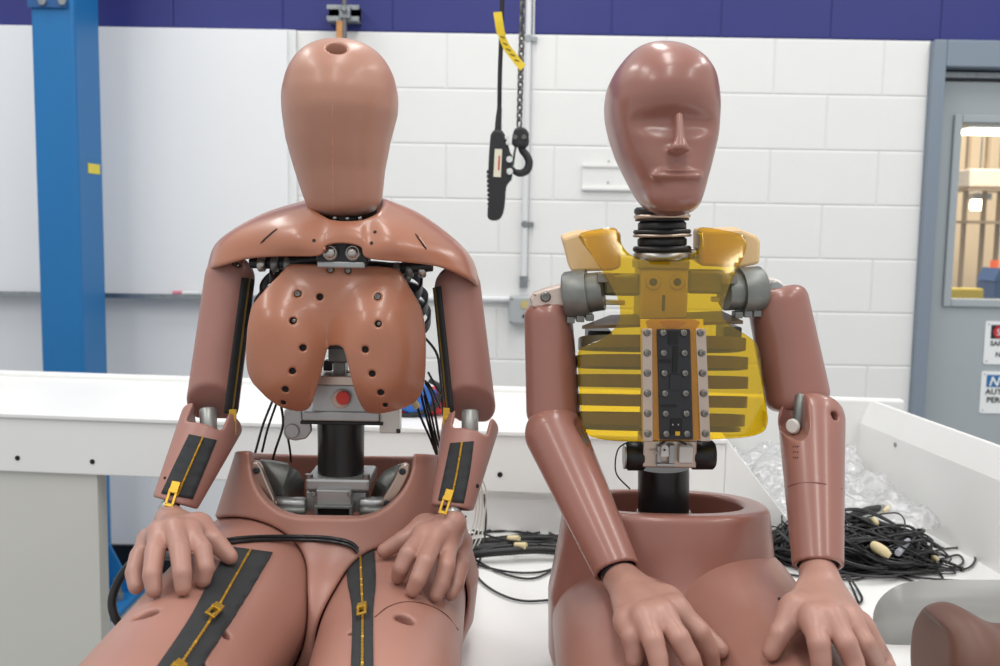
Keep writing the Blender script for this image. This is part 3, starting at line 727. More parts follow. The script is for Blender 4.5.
# --- shoulder yoke: polar loft from collar to edge
sp_ = [
 [(345, 220.5, 1.285), (344, 227, 1.276), (343, 235, 1.271), (342, 243, 1.269)],
 [(332, 219, 1.288), (330, 228, 1.277), (327, 238, 1.271), (324, 246, 1.269)],
 [(326, 216.5, 1.292), (319, 232, 1.277), (318, 246, 1.270), (318.5, 256, 1.271)],
 [(318, 211, 1.303), (298, 228, 1.282), (288, 243, 1.276), (282, 257, 1.283)],
 [(313, 206, 1.322), (280, 218, 1.312), (260, 236, 1.300), (248, 258.5, 1.30)],
 [(310.5, 203, 1.342), (265, 216, 1.345), (229, 238, 1.336), (217, 266, 1.323)],
 [(310, 201, 1.362), (262, 214, 1.382), (219, 240, 1.378), (208.5, 268, 1.358)],
 [(311, 199, 1.39), (267, 212, 1.412), (223, 239, 1.42), (210, 268, 1.41)],
 [(318, 197, 1.415), (285, 208, 1.45), (262, 222, 1.475), (250, 245, 1.48)],
 [(345, 196, 1.425), (345, 202, 1.455), (345, 212, 1.485), (345, 230, 1.50)],
 [(370, 196, 1.415), (403, 210, 1.45), (425, 224, 1.475), (440, 250, 1.48)],
 [(381, 197, 1.39), (422, 215, 1.412), (464, 250, 1.42), (477, 282, 1.41)],
 [(383, 199, 1.362), (425, 218, 1.382), (467, 252, 1.378), (479.5, 286, 1.358)],
 [(383, 203, 1.342), (420, 222, 1.345), (455, 249, 1.336), (470, 278, 1.323)],
 [(381, 207, 1.322), (408, 226, 1.312), (428, 246, 1.300), (442, 267, 1.30)],
 [(377, 212, 1.303), (392, 232, 1.282), (400, 248, 1.276), (405, 263, 1.283)],
 [(368, 217, 1.292), (369, 234, 1.277), (369, 248, 1.270), (367, 258.5, 1.271)],
 [(360, 219.5, 1.288), (360, 229, 1.277), (361, 238, 1.271), (361, 247, 1.269)]]
spk = np.array([crv([P(*q) for q in s], 5) for s in sp_])          # spokes x radial x 3
nr = spk.shape[1]
ring = np.stack([crv(spk[:, j], 6, True) for j in range(nr)], 1); nt_ = len(ring)
b = MB(); b.add(ring.reshape(-1, 3), [(i * nr + j, i * nr + j + 1, ((i + 1) % nt_) * nr + j + 1, ((i + 1) % nt_) * nr + j) for i in range(nt_) for j in range(nr - 1)])
me = bpy.data.meshes.new('shoulder_yoke'); me.from_pydata(b.v, [], b.f); me.update()
bm = bmesh.new(); bm.from_mesh(me); bmesh.ops.recalc_face_normals(bm, faces=bm.faces); bm.to_mesh(me); bm.free()
if sum(p.normal.z for p in me.polygons) < 0: me.flip_normals()
yk = link('shoulder_yoke', me, skin_b, D1, True, solid=.006, sub=1)
from mathutils.bvhtree import BVHTree
ybvh = BVHTree.FromPolygons([tuple(v) for v in b.v], b.f)
def yon(px, py):
    d = FWD * FPX + RGT * (px - 500) + UPV * (333 - py); h = ybvh.ray_cast(V(CAM), V(d).normalized())
    return (h[0], h[1] if h[1].dot(V(d)) < 0 else -h[1]) if h[0] else (PV(px, py, 1.3), Vector((0, -1, 0)))
for p0, p1 in (((277, 229), (260.5, 243.5)), ((415.5, 234), (426.5, 249.5))):
    pts = [yon(p0[0] + (p1[0] - p0[0]) * t, p0[1] + (p1[1] - p0[1]) * t)[0] + Vector((0, -.0002, .0004)) for t in np.linspace(0, 1, 6)]
    MB().tube(pts, [.0006, .0015, .0016, .0016, .0015, .0006], 6).build('slot', mat('slot_shadow', (70, 40, 30), .7), yk, True)  # dark tube on the surface paints the shade inside the slot
    pts = [p + Vector((.0022, -.0004, -.0006)) for p in pts[1:-1]]; MB().tube(pts, .0007, 6).build('slot_lit_edge', mat('lit_edge_tint', (222, 190, 170), .4), yk, True)  # pale tube paints the light caught by the slot's inner edge
for px, py in ((314, 240.5), (371.5, 243), (375, 232)):
    p, n_ = yon(px, py); MB().cyl(p - n_ * .001, p + n_ * .0006, .0022, n=10).build('pin_hole', hole, yk)

# --- clavicle bolts and bracket in the notch
pb_ = MB(); pbox(pb_, 318, 236, 368, 264, 1.288, .03); pb_.build('neck_bracket', dark, D1, bevel=.003)
for px in (330.5, 353):
    q = P(px, 252.5, 1.288); MB().cyl(q, q + [0, -.006, 0], .0105, n=20, ch=.002).sphere(q + [0, -.006, 0], .0078, 16, (1, .7, 1)).build('clavicle_bolt', steel, D1, True)
pb_ = MB(); pbox(pb_, 317, 261.5, 365, 268, 1.286, .02); pb_.build('clavicle_plate', alu, D1, bevel=.002)
for sgn, (xa_, xb_, ya_) in ((-1, (252, 318, 262)), (1, (368, 432, 268))):
    m_ = MB(); m_.tube([P(xa_, ya_, 1.345), P((xa_ + xb_) / 2, ya_ + 1, 1.33), P(xb_, ya_ - 3, 1.325)], .0085, 10); m_.build('clavicle_link', dark, D1, True)
    for t in (.15, .35, .55):
        q = P(xa_ + (xb_ - xa_) * (t if sgn < 0 else 1 - t), ya_ + 2, 1.33); m_ = MB(); m_.cyl(q + [-.005, 0, 0], q + [.005, 0, 0], .0105, n=14, ch=.002); m_.build('link_collar', steel if t == .15 else cast, D1, True)

# --- ribs (black bands behind the plate)
def rib_loop(c, rx, ryf, ryb, tilt, hgt, th, n=2.4, seg=48):
    vs = []; fs = []
    for i in range(seg):
        g = 2 * math.pi * i / seg; x = abs(math.cos(g)) ** (2 / n) * (1 if math.cos(g) > 0 else -1); y = abs(math.sin(g)) ** (2 / n) * (1 if math.sin(g) > 0 else -1)
        for a_, z_ in ((0, -hgt / 2), (0, hgt / 2), (-th, hgt / 2), (-th, -hgt / 2)):
            yy = (ryb if y > 0 else ryf) + a_; vs.append((c[0] + x * (rx + a_), c[1] + y * yy, c[2] + z_ + tilt * y * yy))
    for i in range(seg):
        j = (i + 1) % seg
        for k in range(4): fs.append((4 * i + k, 4 * i + (k + 1) % 4, 4 * j + (k + 1) % 4, 4 * j + k))
    return MB().add(vs, fs)
for k, py in enumerate((270, 286, 302, 318)):
    q = P(336, py, 1.39); rx_ = (.098, .112, .12, .124, .124, .118)[k]
    rib_loop((X0 + .004, 1.392, q[2]), rx_, .085, .085, .32, .013, .004).build('rib', dark, D1, True)
m_ = MB(); pbox(m_, 322, 262, 358, 346, 1.44, .05); m_.build('spine_box', cast, D1, bevel=.003)

# --- chest plate
ZCH = P(338, 345, 1.28)[2]
def chf(x, z):
    dx = x - (X0 + .001); u = np.abs(dx); dz = z - ZCH
    r2 = ((u - .066) / .050) ** 2 + ((dz + .012) / .075) ** 2
    pad_ = np.exp(-np.maximum(r2, 0) ** 1.9 * .75)
    side = np.maximum(u - .075, 0)
    low = np.maximum(-dz - .045, 0)
    top = np.maximum(dz - .045, 0)
    return 1.292 + .55 * dx * dx - .040 * pad_ + 7 * side * side + 5.5 * low * low * (u > .02) + 1.2 * top * top + .1 * top
cho = [(287.5, 264.5), (297, 264), (340, 264.5), (388, 267), (399, 269.5), (404, 277), (412, 292), (419.5, 304), (424, 318), (425.5, 334), (425.8, 352), (425.5, 370), (424, 388), (418, 400), (408, 407), (396, 410.5), (384, 413), (374, 413.8), (366, 412.5), (360.5, 405), (354, 389), (349, 370), (345.5, 354), (343.5, 348.5), (339.5, 346), (334, 345.5), (329, 346.3), (326.6, 349.5), (324, 361), (319, 381), (312.5, 401), (309, 408.5), (303, 411.6), (294, 411), (281, 407.5), (269, 400), (259, 390), (251.5, 382), (247, 370), (246, 356), (246.6, 338), (248.5, 320), (252, 306), (256, 300), (268, 286), (283, 270.5)]
ch2 = [(lambda p: (p[0], p[2]))(at_surf(a, b, chf)) for a, b in cho]
chs = [(297.4, 294, 1), (319.6, 297, 0), (377.5, 297, 1), (292.6, 321, 0), (378, 324, 0), (302.5, 348, 0), (365, 349.7, 0), (292, 371.4, 0), (372, 374, 0), (285, 389.5, 0), (380.5, 392.6, 0), (283, 402.5, 2), (385, 405, 2), (330.4, 269.8, 1), (348, 270.6, 1)]
chq = [at_surf(a, b, chf) for a, b, _ in chs]
_poly = poly2(chaikin(ch2, 1)); TH = .0065
def chest(X, Y, Z):
    X2, Z2 = (X[:, :, 0][:, 0][:, None], Z[0, 0, :][None, :]) if np.ndim(X) == 3 else (X, Z)
    h = chf(X2, Z2); e = .001
    gx = (chf(X2 + e, Z2) - chf(X2 - e, Z2)) / (2 * e); gz = (chf(X2, Z2 + e) - chf(X2, Z2 - e)) / (2 * e); g = 1 / np.sqrt(1 + gx * gx + gz * gz)
    pl = _poly(X2, Z2)
    for q, s in zip(chq, chs): pl = np.maximum(pl, (.0044 if s[2] != 2 else .0034) - np.sqrt((X2 - q[0]) ** 2 + (Z2 - q[2]) ** 2))
    if np.ndim(X) == 3: h, g, pl = h[:, None, :], g[:, None, :], pl[:, None, :]
    s = np.abs(Y - h - TH / 2) * g - TH / 2
    return -_sm(-s, -pl, .002) if False else np.maximum(s, pl)
lo = np.array([min(p[0] for p in ch2) - .005, 1.235, min(p[1] for p in ch2) - .005]); hi = np.array([max(p[0] for p in ch2) + .005, 1.35, max(p[1] for p in ch2) + .005])
cp = solid('chest_plate', chest, lo, hi, .0017, skin_b, D1, it=2, newton=False)
cp['label'] = 'glossy orange brown chest plate with two raised pads'
for q, s in zip(chq, chs):
    n_ = V((0, -1, 0.12))
    if s[2] == 1: screw(V(q) + Vector((0, .002, 0)), n_, .0042, cp, hgt=.003)
    else: MB().cyl(V(q) + Vector((0, .0062, 0)), V(q) + Vector((0, .0052, 0)), .0052, n=16).build('screw_well', hole, cp); (screw(V(q) + Vector((.0005, .0052, 0)), n_, .0026, cp, hgt=.0015) if s[0] in (292.6, 378) else None)

# --- lower spine, load cell, lumbar
def part(name, m, rects, bevel=.0015):
    m_ = MB()
    for r in rects: pbox(m_, *r)
    return m_.build(name, m, D1, bevel=bevel)
part('spine_post', blackp, [(330, 340, 346, 352, 1.372, .04), (331, 355, 346, 364, 1.372, .02), (323, 361, 332, 371, 1.385, .02), (344, 372, 353, 379, 1.385, .02)])
part('spine_block', cast, [(328, 345, 352, 362, 1.365, .03), (333, 362, 345, 380, 1.368, .03)])
part('sensor_plate', nickel, [(314, 376, 362, 386, 1.352, .05)])
lc = part('load_cell', alu, [(312, 385, 366, 413, 1.350, .06)], .002)
q = P(341.5, 398.5, 1.349); MB().cyl(q + [0, .002, 0], q + [0, -.007, 0], .0125, n=24, ch=.001).build('knob_rim', mat('pale_rim', (200, 176, 160), .4), lc, True)
q = P(343.3, 397.8, 1.342); MB().cyl(q, q + [0, -.003, 0], .0095, n=24, ch=.0008).build('red_knob', mat('red_plastic', (214, 60, 52), .5), lc, True)
part('flange', alu, [(302, 412, 379, 421.5, 1.345, .075)], .002)
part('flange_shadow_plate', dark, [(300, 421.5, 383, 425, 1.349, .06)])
hb = [(284, 410), (301.5, 410), (302.5, 421), (310, 423), (311, 432), (306, 439), (295, 441), (286, 439), (283.5, 434)]
MB().prism([P(a, b, 1.352) for a, b in hb], (0, .012, 0)).build('hook_bracket', alu, D1, bevel=.002)
q = P(292, 431, 1.351); MB().cyl(q, q + [0, -.0012, 0], S(7.5, 1.35), n=24).build('bracket_ring', screwm, D1, True)
q = P(292, 431, 1.3495); MB().cyl(q, q + [0, -.0012, 0], S(6.6, 1.35), n=24).build('bracket_disc', alu, D1, True)
part('side_block', mat('cream_metal', (204, 202, 194), .4, .3), [(379.5, 404, 399.5, 433.5, 1.352, .03)])
part('side_block_foot', blackp, [(396, 429, 400.5, 433.5, 1.3505, .003)])
MB().lathe(P(341, 483, 1.385), P(341, 418, 1.385), [(0, .036), (.004, .0335), (.02, .0325), (.06, .0325), (.085, .0330), (.09, .033)], 40).build('lumbar_column', mat('black_lumbar_rubber', (24, 25, 27), .3, noise=.2, nscale=20), D1, True)
# --- pelvis hardware
part('lumbar_base', alu, [(305, 479, 369.5, 492, 1.345, .085)], .004)
for px in (309, 366): MB().cyl(P(px, 480, 1.352), P(px, 474, 1.352), .0055, n=12).build('base_bolt', screwm, D1, True)
part('sacrum_block', alu, [(316, 490, 351, 509, 1.335, .05), (306, 492, 366, 512, 1.355, .04)], .002)
lo_s = part('sensor_housing', cast, [(314, 507, 317.5, 517, 1.325, .05), (349, 507, 352, 517, 1.325, .05), (314, 506, 352, 509, 1.325, .05)], .001)
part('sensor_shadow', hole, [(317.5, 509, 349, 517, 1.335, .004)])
for sx, pts in ((-1, ((272, 503), (306, 504))), (1, ((360, 504), (386, 503)))):
    MB().cyl(P(*pts[0], 1.352), P(*pts[1], 1.352), .0095, n=20, ch=.002).build('cross_tube', alu, D1, True)
    MB().cyl(P(pts[0][0], 511, 1.345), P(pts[1][0], 511, 1.345), .008, n=16, ch=.002).build('lower_cross_tube', cast, D1, True)
for px in (313.5, 349.5):
    q = P(px, 494, 1.333); screw(q, (0, -1, .2), .0035, D1)
for wing in ([(259, 461), (270, 462), (290, 466), (299, 472), (304, 482), (304, 496), (300, 503), (286, 508), (272, 506), (262, 490)],
             [(402, 464), (394, 466), (384, 471), (377, 480), (371, 494), (372, 503), (384, 506), (398, 498), (405, 480)]):
    left_ = wing[0][0] < 330
    pts = [P(a, b, 1.36 + (.03 if (a - 335) * (-1 if left_ else 1) < 40 else 0)) for a, b in wing]
    c = np.mean(pts, 0); m_ = MB(); n = len(pts); m_.add([*pts, c - np.array([0, .012, 0])], [(i, (i + 1) % n, n) for i in range(n)])
    wg = m_.build('iliac_wing', cast, D1, True, solid=.012)
    wg.modifiers['sol'].offset = 1
for br, scs in (([(249, 466), (254, 461), (260, 464), (266, 480), (277, 505), (272, 510), (266, 508), (259, 490)], ((256.5, 470.5), (269.5, 503))),
                ([(411, 470), (406, 463), (400, 466), (393, 482), (380, 503), (385, 509), (392, 505), (403, 488)], ((402.5, 471.5), (387, 503)))):
    bk_ = MB().prism([P(a, b, 1.325) for a, b in chaikin(br, 1)], (0, .012, 0)).build('hip_bracket', nickel, D1, bevel=.0025)
    for a, b in scs: screw(P(a, b, 1.325), (0, -1, .2), .0048, bk_, blackp, hgt=.002)

# --- legs and pelvis shell
HL, KL = (-.332, 1.36, .860), (-.334, .86, .885)
TL = cap(HL, KL, .106, .082)
TR = cap((X0 + .088, 1.37, .846), (-.118, .86, .838), .095, .080)
def pel_f(xc, yc, zz, wx, dyf, dyb, n=2.5):
    def f(X, Y, Z):
        w_ = np.interp(Z, zz, wx); a = np.interp(Z, zz, dyf); b_ = np.interp(Z, zz, dyb); dy = Y - yc
        d = np.where(dy < 0, a, b_); k = (np.abs((X - xc) / w_) ** n + np.abs(dy / d) ** n) ** (1 / n)
        return (k - 1) * np.minimum(w_, d)
    return f
pel = pel_f(X0, 1.40, [.75, .80, .86, .93, 1.04], [.172, .194, .200, .180, .145], [.125, .132, .132, .124, .108], [.12, .13, .13, .12, .105])
pel = smin(.05, pel, ell((X0 + .003, 1.265, .838), (.066, .085, .086)))
pel = inter(pel, half((0, 0, TZ + .001), (0, 0, -1)), .01)
pel = inter(pel, half((X0, 1.38, 1.041), (0, .26, 1)), .004)
scoop = rbox((X0 + .001, 1.195, 1.122), (.110, .2, .146), None, .075)
cav = pel_f(X0, 1.395, [.75, 1.1], [.122, .122], [.094, .094], [.088, .088])
cav = inter(cav, half((0, 0, .925), (0, 0, -1)), .03)
pel = sub(sub(pel, cav, .006), scoop, .004)
legs = fmin(TL, TR)
pelS = sub(pel, off(legs, .002), .006)
lo = np.array([X0 - .2, 1.15, TZ]); hi = np.array([X0 + .2, 1.55, 1.06])
pv = solid('pelvis_shell', pelS, lo, hi, .0032, skin_d, D1, it=2)
def leg(TF, a, b_, nm='thigh', m=skin_d, D=D1, cuts=()):
    F = TF
    for c in cuts: F = sub(F, c, .003)
    lo, hi = bb([a, b_], .115); lo[2] = max(lo[2], TZ - .002)
    return solid(nm, F, lo, hi, .0032, m, D, it=2)
def pit(F, px, py, r=.009, d=.008):
    p = on(F, px, py, 0); n_ = nrm(F, p); return p, n_, cap(p - n_ * d, p + n_ * .02, r)
pitsL = [pit(TL, 146, 614, .0125), pit(TL, 225, 633, .0075), pit(TL, 200, 661, .007)]
pitsR = [pit(TR, 405, 619, .0115), pit(TR, 352, 632, .005), pit(TR, 416, 590, .008)]
thl = leg(TL, HL, KL, cuts=[p[2] for p in pitsL])
thr = leg(TR, (X0 + .086, 1.37, .843), (-.112, .88, .829), cuts=[p[2] for p in pitsR])
for ps, tt in ((pitsL, thl), (pitsR, thr)):
    for p, n_, _ in ps: MB().cyl(p - n_ * .0105, p - n_ * .0055, .0062, n=16).build('pit_shade_disc', mat('recess_shade_brown', (96, 52, 44), .6), tt, True)  # dark brown disc paints shade onto the floor of each pit
tape(TL, [(229, 546), (207, 585), (185, 625), (140, 690)], [(273, 552), (252, 588), (232, 620), (186, 690)], thl, pull=((.575, 0, -.75), (.91, 0, -.75)), n=30)
tape(TR, [(346, 548), (347, 580), (352, 615), (350, 690)], [(374, 543), (375.5, 580), (373, 615), (374, 690)], thr, pull=((.61, 0, -.02), (.95, 0, -.02)), n=30)
ln = crv([on(TR, a, b, .0002) for a, b in ((375, 617), (388, 607), (405, 602), (425, 604), (445, 614), (458, 630))], 6); MB().tube(ln, .0009, 6).build('mould_line', mat('dark_vinyl_line', (104, 66, 54), .6), thr, True)
# lower legs hang over the bench front, out of the picture
def lowerleg(D, kx, kz, m):
    F = smin(.03, cap((kx, .87, kz - .01), (kx, .83, kz - .16), .062, .058), cap((kx, .83, kz - .16), (kx, .80, .16), .058, .036))
    lo, hi = bb([(kx, .87, kz), (kx, .80, .14)], .075); hi[2] = kz + .06
    F = sub(F, half((0, .70, 0), (0, 1, 0)))
    return F
for D, kx, kz, ky, m in ((D1, -.345, .885, .66, skin_d), (D1, -.118, .838, .66, skin_d)):
    knee = (kx, ky - .0, kz - .01)
    F = smin(.04, cap((kx, .88, kz), (kx, ky + .04, kz - .006), .078, .062), cap((kx, ky + .03, kz - .02), (kx, ky + .005, .10), .056, .034))
    lo, hi = bb([(kx, .86, kz), (kx, ky, .08)], .09); hi[1] = .86
    solid('lower_leg', F, lo, hi, .007, m, D, it=2)
    Ff = smin(.03, cap((kx, ky + .01, .05), (kx, ky - .15, .030), .042, .028), cap((kx, ky + .005, .05), (kx, ky + .005, .11), .036, .034))
    lo, hi = bb([(kx, ky + .02, .02), (kx, ky - .16, .10)], .055); lo[2] = .001
    solid('foot', Ff, lo, hi, .006, m, D, it=2)

# --- arms
def axpt(a, b, t): return np.array(a) + (np.array(b) - np.array(a)) * t
def arm1(side):
    if side < 0: A, B, ra, rb, cut, ei = P(229.5, 281, 1.372), P(213, 402, 1.355), .0335, .0352, P(212, 381, 1.318), (.86, -.51)
    else: A, B, ra, rb, cut, ei = P(458, 290, 1.372), P(470.5, 402, 1.355), .0318, .0335, P(468, 383, 1.32), (-.86, -.51)
    B2 = axpt(A, B, 1.5)
    F = cap(axpt(A, B, -.02), B2, ra, rb + (rb - ra) * .5); F = inter(F, half(cut, (0, -.74, -.67)), .004); F = inter(F, half(P(212, 418, 1.38), (0, 0, -1)), .004)
    pt = pit(F, 237 if side < 0 else 443.5, 263 if side < 0 else 270.5, .0062, .006); F2 = sub(F, pt[2], .002)
    lo, hi = bb([A, axpt(A, B, 1.25)], .05)
    o = solid('upper_arm', F2, lo, hi, .0025, skin_c, D1, it=2)
    o['label'] = 'upper arm with a black zipper down its inner side'
    MB().cyl(pt[0] - pt[1] * .008, pt[0] - pt[1] * .005, .0058, n=16).build('screw_well', hole, o); screw(pt[0] - pt[1] * .005, pt[1], .0042, o, hgt=.002)
    d = (B - A) / np.linalg.norm(B - A); u = np.array([ei[0], ei[1], 0]); u -= d * (u @ d); u /= np.linalg.norm(u); w_ = np.cross(d, u)
    n = 14; cs = [axpt(A, B, t) + u * (np.interp(t, [0, 1], [ra, rb]) + .0012) for t in np.linspace(-.04, 1.06, n)]
    b = MB(); k = 7; vs = []
    for i, t in enumerate(np.linspace(-.04, 1.06, n)):
        r_ = np.interp(t, [0, 1], [ra, rb]) + .0015
        for j in range(k):
            g = (j / (k - 1) - .5) * .62; vs.append(axpt(A, B, t) + (u * math.cos(g) + w_ * math.sin(g)) * r_)
    b.add(vs, [(i * k + j, i * k + j + 1, (i + 1) * k + j + 1, (i + 1) * k + j) for i in range(n - 1) for j in range(k - 1)])
    z = b.build('zipper_tape', fabric, o, True, solid=.003); z.modifiers['sol'].offset = 0
    pts = crv(cs, 10); MB().tube([p + u * .002 for p in pts], [.0018 if i % 2 else .0012 for i in range(len(pts))], 6).build('zipper_teeth', mat('dull_gold_teeth', (150, 122, 56), .4, .7), o)
    e = cs[-1] + u * .003
    zipper_pull(V(e), Matrix(((1, 0, 0), (0, 0, -1), (0, -1, 0))) if True else None, o)
    MB().tube([e + [0, -.002, -.004], e + [.001 * side, -.003, -.02], e + [0, -.003, -.033]], .0022, 6).build('pull_cord', gold, o, True)
    return F
for s_ in (-1, 1): arm1(s_)
def elbow1(pts, cyl_):
    m_ = MB(); 
    for a, b, c, r in pts: m_.cyl(P(*a), P(*b), r, n=16, ch=.002)
    o = m_.build('elbow_joint', mat('pale_elbow_metal', (176, 178, 174), .4, .5), D1, True)
elbow1([((208, 408, 1.345), (209, 438, 1.332), 0, .0115), ((204, 432, 1.335), (218, 434, 1.335), 0, .0075), ((203, 420, 1.34), (213, 421, 1.34), 0, .009), ((200, 441, 1.33), (224, 444, 1.33), 0, .006)], 0)
elbow1([((470, 410, 1.345), (470, 440, 1.332), 0, .0115), ((464, 432, 1.335), (478, 434, 1.335), 0, .0075), ((466, 419, 1.34), (477, 420, 1.34), 0, .009), ((463, 442, 1.33), (482, 441, 1.33), 0, .006)], 0)
def fore1(A, B, ra, rb, notch, top_px, end_n):
    d = (B - A) / np.linalg.norm(B - A)
    F = cap(A - d * .06, B + d * .06, ra + (ra - rb) * .45, rb - (ra - rb) * .45)
    F = inter(F, half(A, -d), .006); F = inter(F, half(B, end_n), .003)
    R_ = frame_to(d, (0, -1, 0))
    F = sub(F, rbox(A + d * .006, (.0235, .08, .024), R_, .006), .006)
    F = sub(F, rbox(A + d * .0, (.08, .0205, .017), R_, .006), .006) if False else F
    F = sub(F, cap(B - d * .02, B + d * .04, rb - .0065), .003)
    F = sub(F, cap(A - d * .02, B, .014, .010), .003)
    return F, d
WL, WR = P(175, 503, 1.262), P(452, 508, 1.262)
FL, dL = fore1(P(213, 419, 1.352), WL, .043, .029, 0, 0, (-.25, -.35, -.9))
FR, dR = fore1(P(471, 423, 1.352), WR, .0395, .0275, 0, 0, (-.1, -.35, -.93))
lo, hi = bb([P(215, 419, 1.352), WL], .045); fal = solid('forearm', FL, lo, hi, .0024, skin_c, D1, it=2)
lo, hi = bb([P(471, 423, 1.352), WR], .045); far = solid('forearm', FR, lo, hi, .0024, skin_c, D1, it=2)
tape(FL, [(189, 434), (174, 465), (161, 493)], [(217, 440), (205, 470), (193, 499)], fal, pull=((175, 487, -.3),), n=20)
tape(FR, [(450, 443), (444, 472), (438, 500)], [(474, 441), (470, 472), (464, 503)], far, pull=((449, 495, -.3),), n=20)
p = on(FR, 477, 486, 0); MB().sphere(p, .003, 10).build('pin_hole', hole, far, True)
p = on(FL, 165, 478, 0); MB().sphere(p, .002, 10).build('pin_hole', hole, fal, True)
for (x1_, y1_), (x2_, y2_) in (((174, 499), (167, 513)), ((451, 502), (453, 520))):
    a, b = P(x1_, y1_, 1.258), P(x2_, y2_, 1.24); MB().cyl(a, b, .0105, n=18, ch=.002).build('wrist_pin', blackp, D1, True)
    MB().sphere(a * .35 + b * .65 + [0, -.006, 0], .0125, 18).cyl(a * .15 + b * .85, b + (b - a) * .25, .012, n=18, ch=.002).build('wrist_ball', alu, D1, True)
SUP = fmin(TL, TR)
hand('hand', P(170, 519, 1.235), .019,
     [[(149, 541, .040), (139, 556, .036), (134, 573, .022), (136, 587, .0095)],
      [(160, 534, .050), (155, 553, .040), (152, 575, .024), (154, 590, .0095)],
      [(175, 531, .050), (180, 551, .040), (182, 573, .024), (183, 588, .0095)],
      [(190, 532, .044), (202, 550, .036), (205, 568, .022), (203, 580, .0095)]],
     [(198, 527, .038), (215, 541, .026), (230, 557, .012)], SUP, D1, skin_g)
hand('hand', P(452, 524, 1.235), .019,
     [[(423, 536, .048), (408, 554, .040), (401, 568, .024), (398, 577, .0095)],
      [(435, 538, .052), (425, 562, .042), (418, 579, .024), (413, 590, .0095)],
      [(449, 540, .050), (446, 566, .040), (441, 584, .022), (436, 595, .0095)],
      [(461, 543, .040), (460, 566, .032), (456, 584, .020), (451, 594, .0095)]],
     [(425, 527, .042), (403, 540, .026), (384, 551, .012)], SUP, D1, skin_g)
# ================================================================== dummy with the moulded face and clear yellow bib
D2 = empty('crash_test_dummy', (P(668, 520, 1.28)[0], 1.27, TZ), 'seated crash test dummy with a moulded face and clear yellow bib', 'dummy')
# --- head
Y2 = 1.25
rows2 = np.array([43, 44.5, 47, 52, 61, 75, 90, 105, 120, 135, 159, 180, 198, 208, 213, 216.5])
hw2 = np.array([0, 12, 22, 30, 40.5, 50, 55, 57, 56.5, 54.5, 48, 40, 33, 27, 19, 0]) * Y2 / FPX
cx2 = np.array([661, 661, 661, 662, 663.5, 663, 661.5, 661, 661, 661.8, 662.5, 664.5, 667, 669, 670, 670.5])
fr2 = np.array([0, .022, .040, .058, .076, .090, .095, .097, .094, .094, .092, .088, .076, .062, .045, 0])
bk2 = np.array([0, .022, .042, .062, .084, .098, .102, .102, .098, .09, .07, .052, .040, .034, .026, 0])
yw = math.radians(2.5); yc2 = Y2 + .0
H2b = rowloft(rows2, hw2 * .955, cx2, fr2, bk2, Y2, yc2, 2.3)
xc2 = P(662, 130, Y2)[0]
def yawF(F, xc, yc, a):
    c, s = math.cos(a), math.sin(a)
    return lambda X, Y, Z: F(xc + (X - xc) * c + (Y - yc) * s, yc - (X - xc) * s + (Y - yc) * c, Z)
def zr(r): return P(668, r, Y2 - .09)[2]
xm = xc2 + .0005
def frontY(z): return float(yc2 - np.interp(z, [P(c, r, Y2)[2] for c, r in zip(cx2, rows2)][::-1], fr2[::-1]))
yf = lambda r: frontY(zr(r))
F = H2b
# face plane, eye sockets, nose, mouth
eyes = [ell((xm + s * .029, yf(121) + .0015, zr(121.5)), (.031, .0165, .0092), rot('Z', 16 * s) @ rot('Y', 3 * s), 2.3) for s in (-1, 1)]
for e_ in eyes: F = sub(F, e_, .008)
F = sub(F, ell((xm, yf(132) - .012, zr(132)), (.060, .018, .024)), .03)
nose = cap((xm, yf(122) + .001, zr(117)), (xm, yf(150) - .0115, zr(147)), .0048, .0070, (1, 0, 0), .9)
wings = ell((xm, yf(151) - .004, zr(150)), (.0125, .011, .0062))
nose = inter(smin(.010, nose, wings), half((xm, yf(150), zr(154.5)), (0, -.25, -1)), .003)
F = smin(.008, F, nose)
F = smin(.007, F, ell((xm, yf(174) + .0065, zr(175.5)), (.026, .0080, .0058)))
F = sub(F, ell((xm, yf(173) - .004, zr(172.5)), (.0250, .0065, .0013)), .0026)
F = sub(F, ell((xm, yf(181) - .010, zr(182)), (.020, .0075, .0035)), .008)
F = smin(.02, F, ell((xm, yf(198) + .012, zr(199)), (.021, .0145, .012)))
F2h = yawF(F, xc2, yc2, yw)
_t = on(F2h, 661, 44, 0)
lo, hi = bb([P(603, 41, Y2), P(720, 217, Y2)], .012); lo[1] = Y2 - .125; hi[1] = Y2 + .115
hd2 = solid('head', sub(F2h, cap(P(664, 30, Y2 - .005), P(664, 46, Y2 - .005), .0062), .002), lo, hi, .0017, skin_e, D2, it=2)
hd2['label'] = 'glossy brown moulded head with brow, nose and mouth'
# --- neck: rubber discs and steel rings
nc = lambda r: P(662, r, 1.285)
def disc(name, r0, r1, prof, m): return MB().lathe(nc(r1), nc(r0), prof, 36).build(name, m, D2, True)
def dl(a, b): return abs(nc(a)[2] - nc(b)[2])
for r0, r1, w_, m, nm in ((207, 215, 30, dark, 'neck_disc'), (214.5, 218.5, 30.5, nickel, 'neck_ring'), (218.5, 221, 29, dark, 'neck_disc'), (221, 231.5, 26, dark, 'neck_disc'), (229.5, 234, 31, dark, 'neck_disc'), (234, 237, 31.5, nickel, 'neck_ring'), (237, 247, 26.5, dark, 'neck_disc'), (246, 252, 31.5, dark, 'neck_disc'), (251.5, 261, 31, steel, 'neck_ring')):
    L_ = dl(r0, r1); R0 = S(w_ * .92, 1.285); c_ = min(.003, L_ * .3)
    MB().lathe(nc(r1) , nc(r0), [(0, R0 - c_), (c_, R0), (L_ - c_, R0), (L_, R0 - c_)], 36).build(nm, m, D2, True)
q = P(688, 254, 1.285); MB().cyl(q, q + [.012, 0, .001], .008, n=16, ch=.002).build('neck_cable_lug', steel, D2, True)

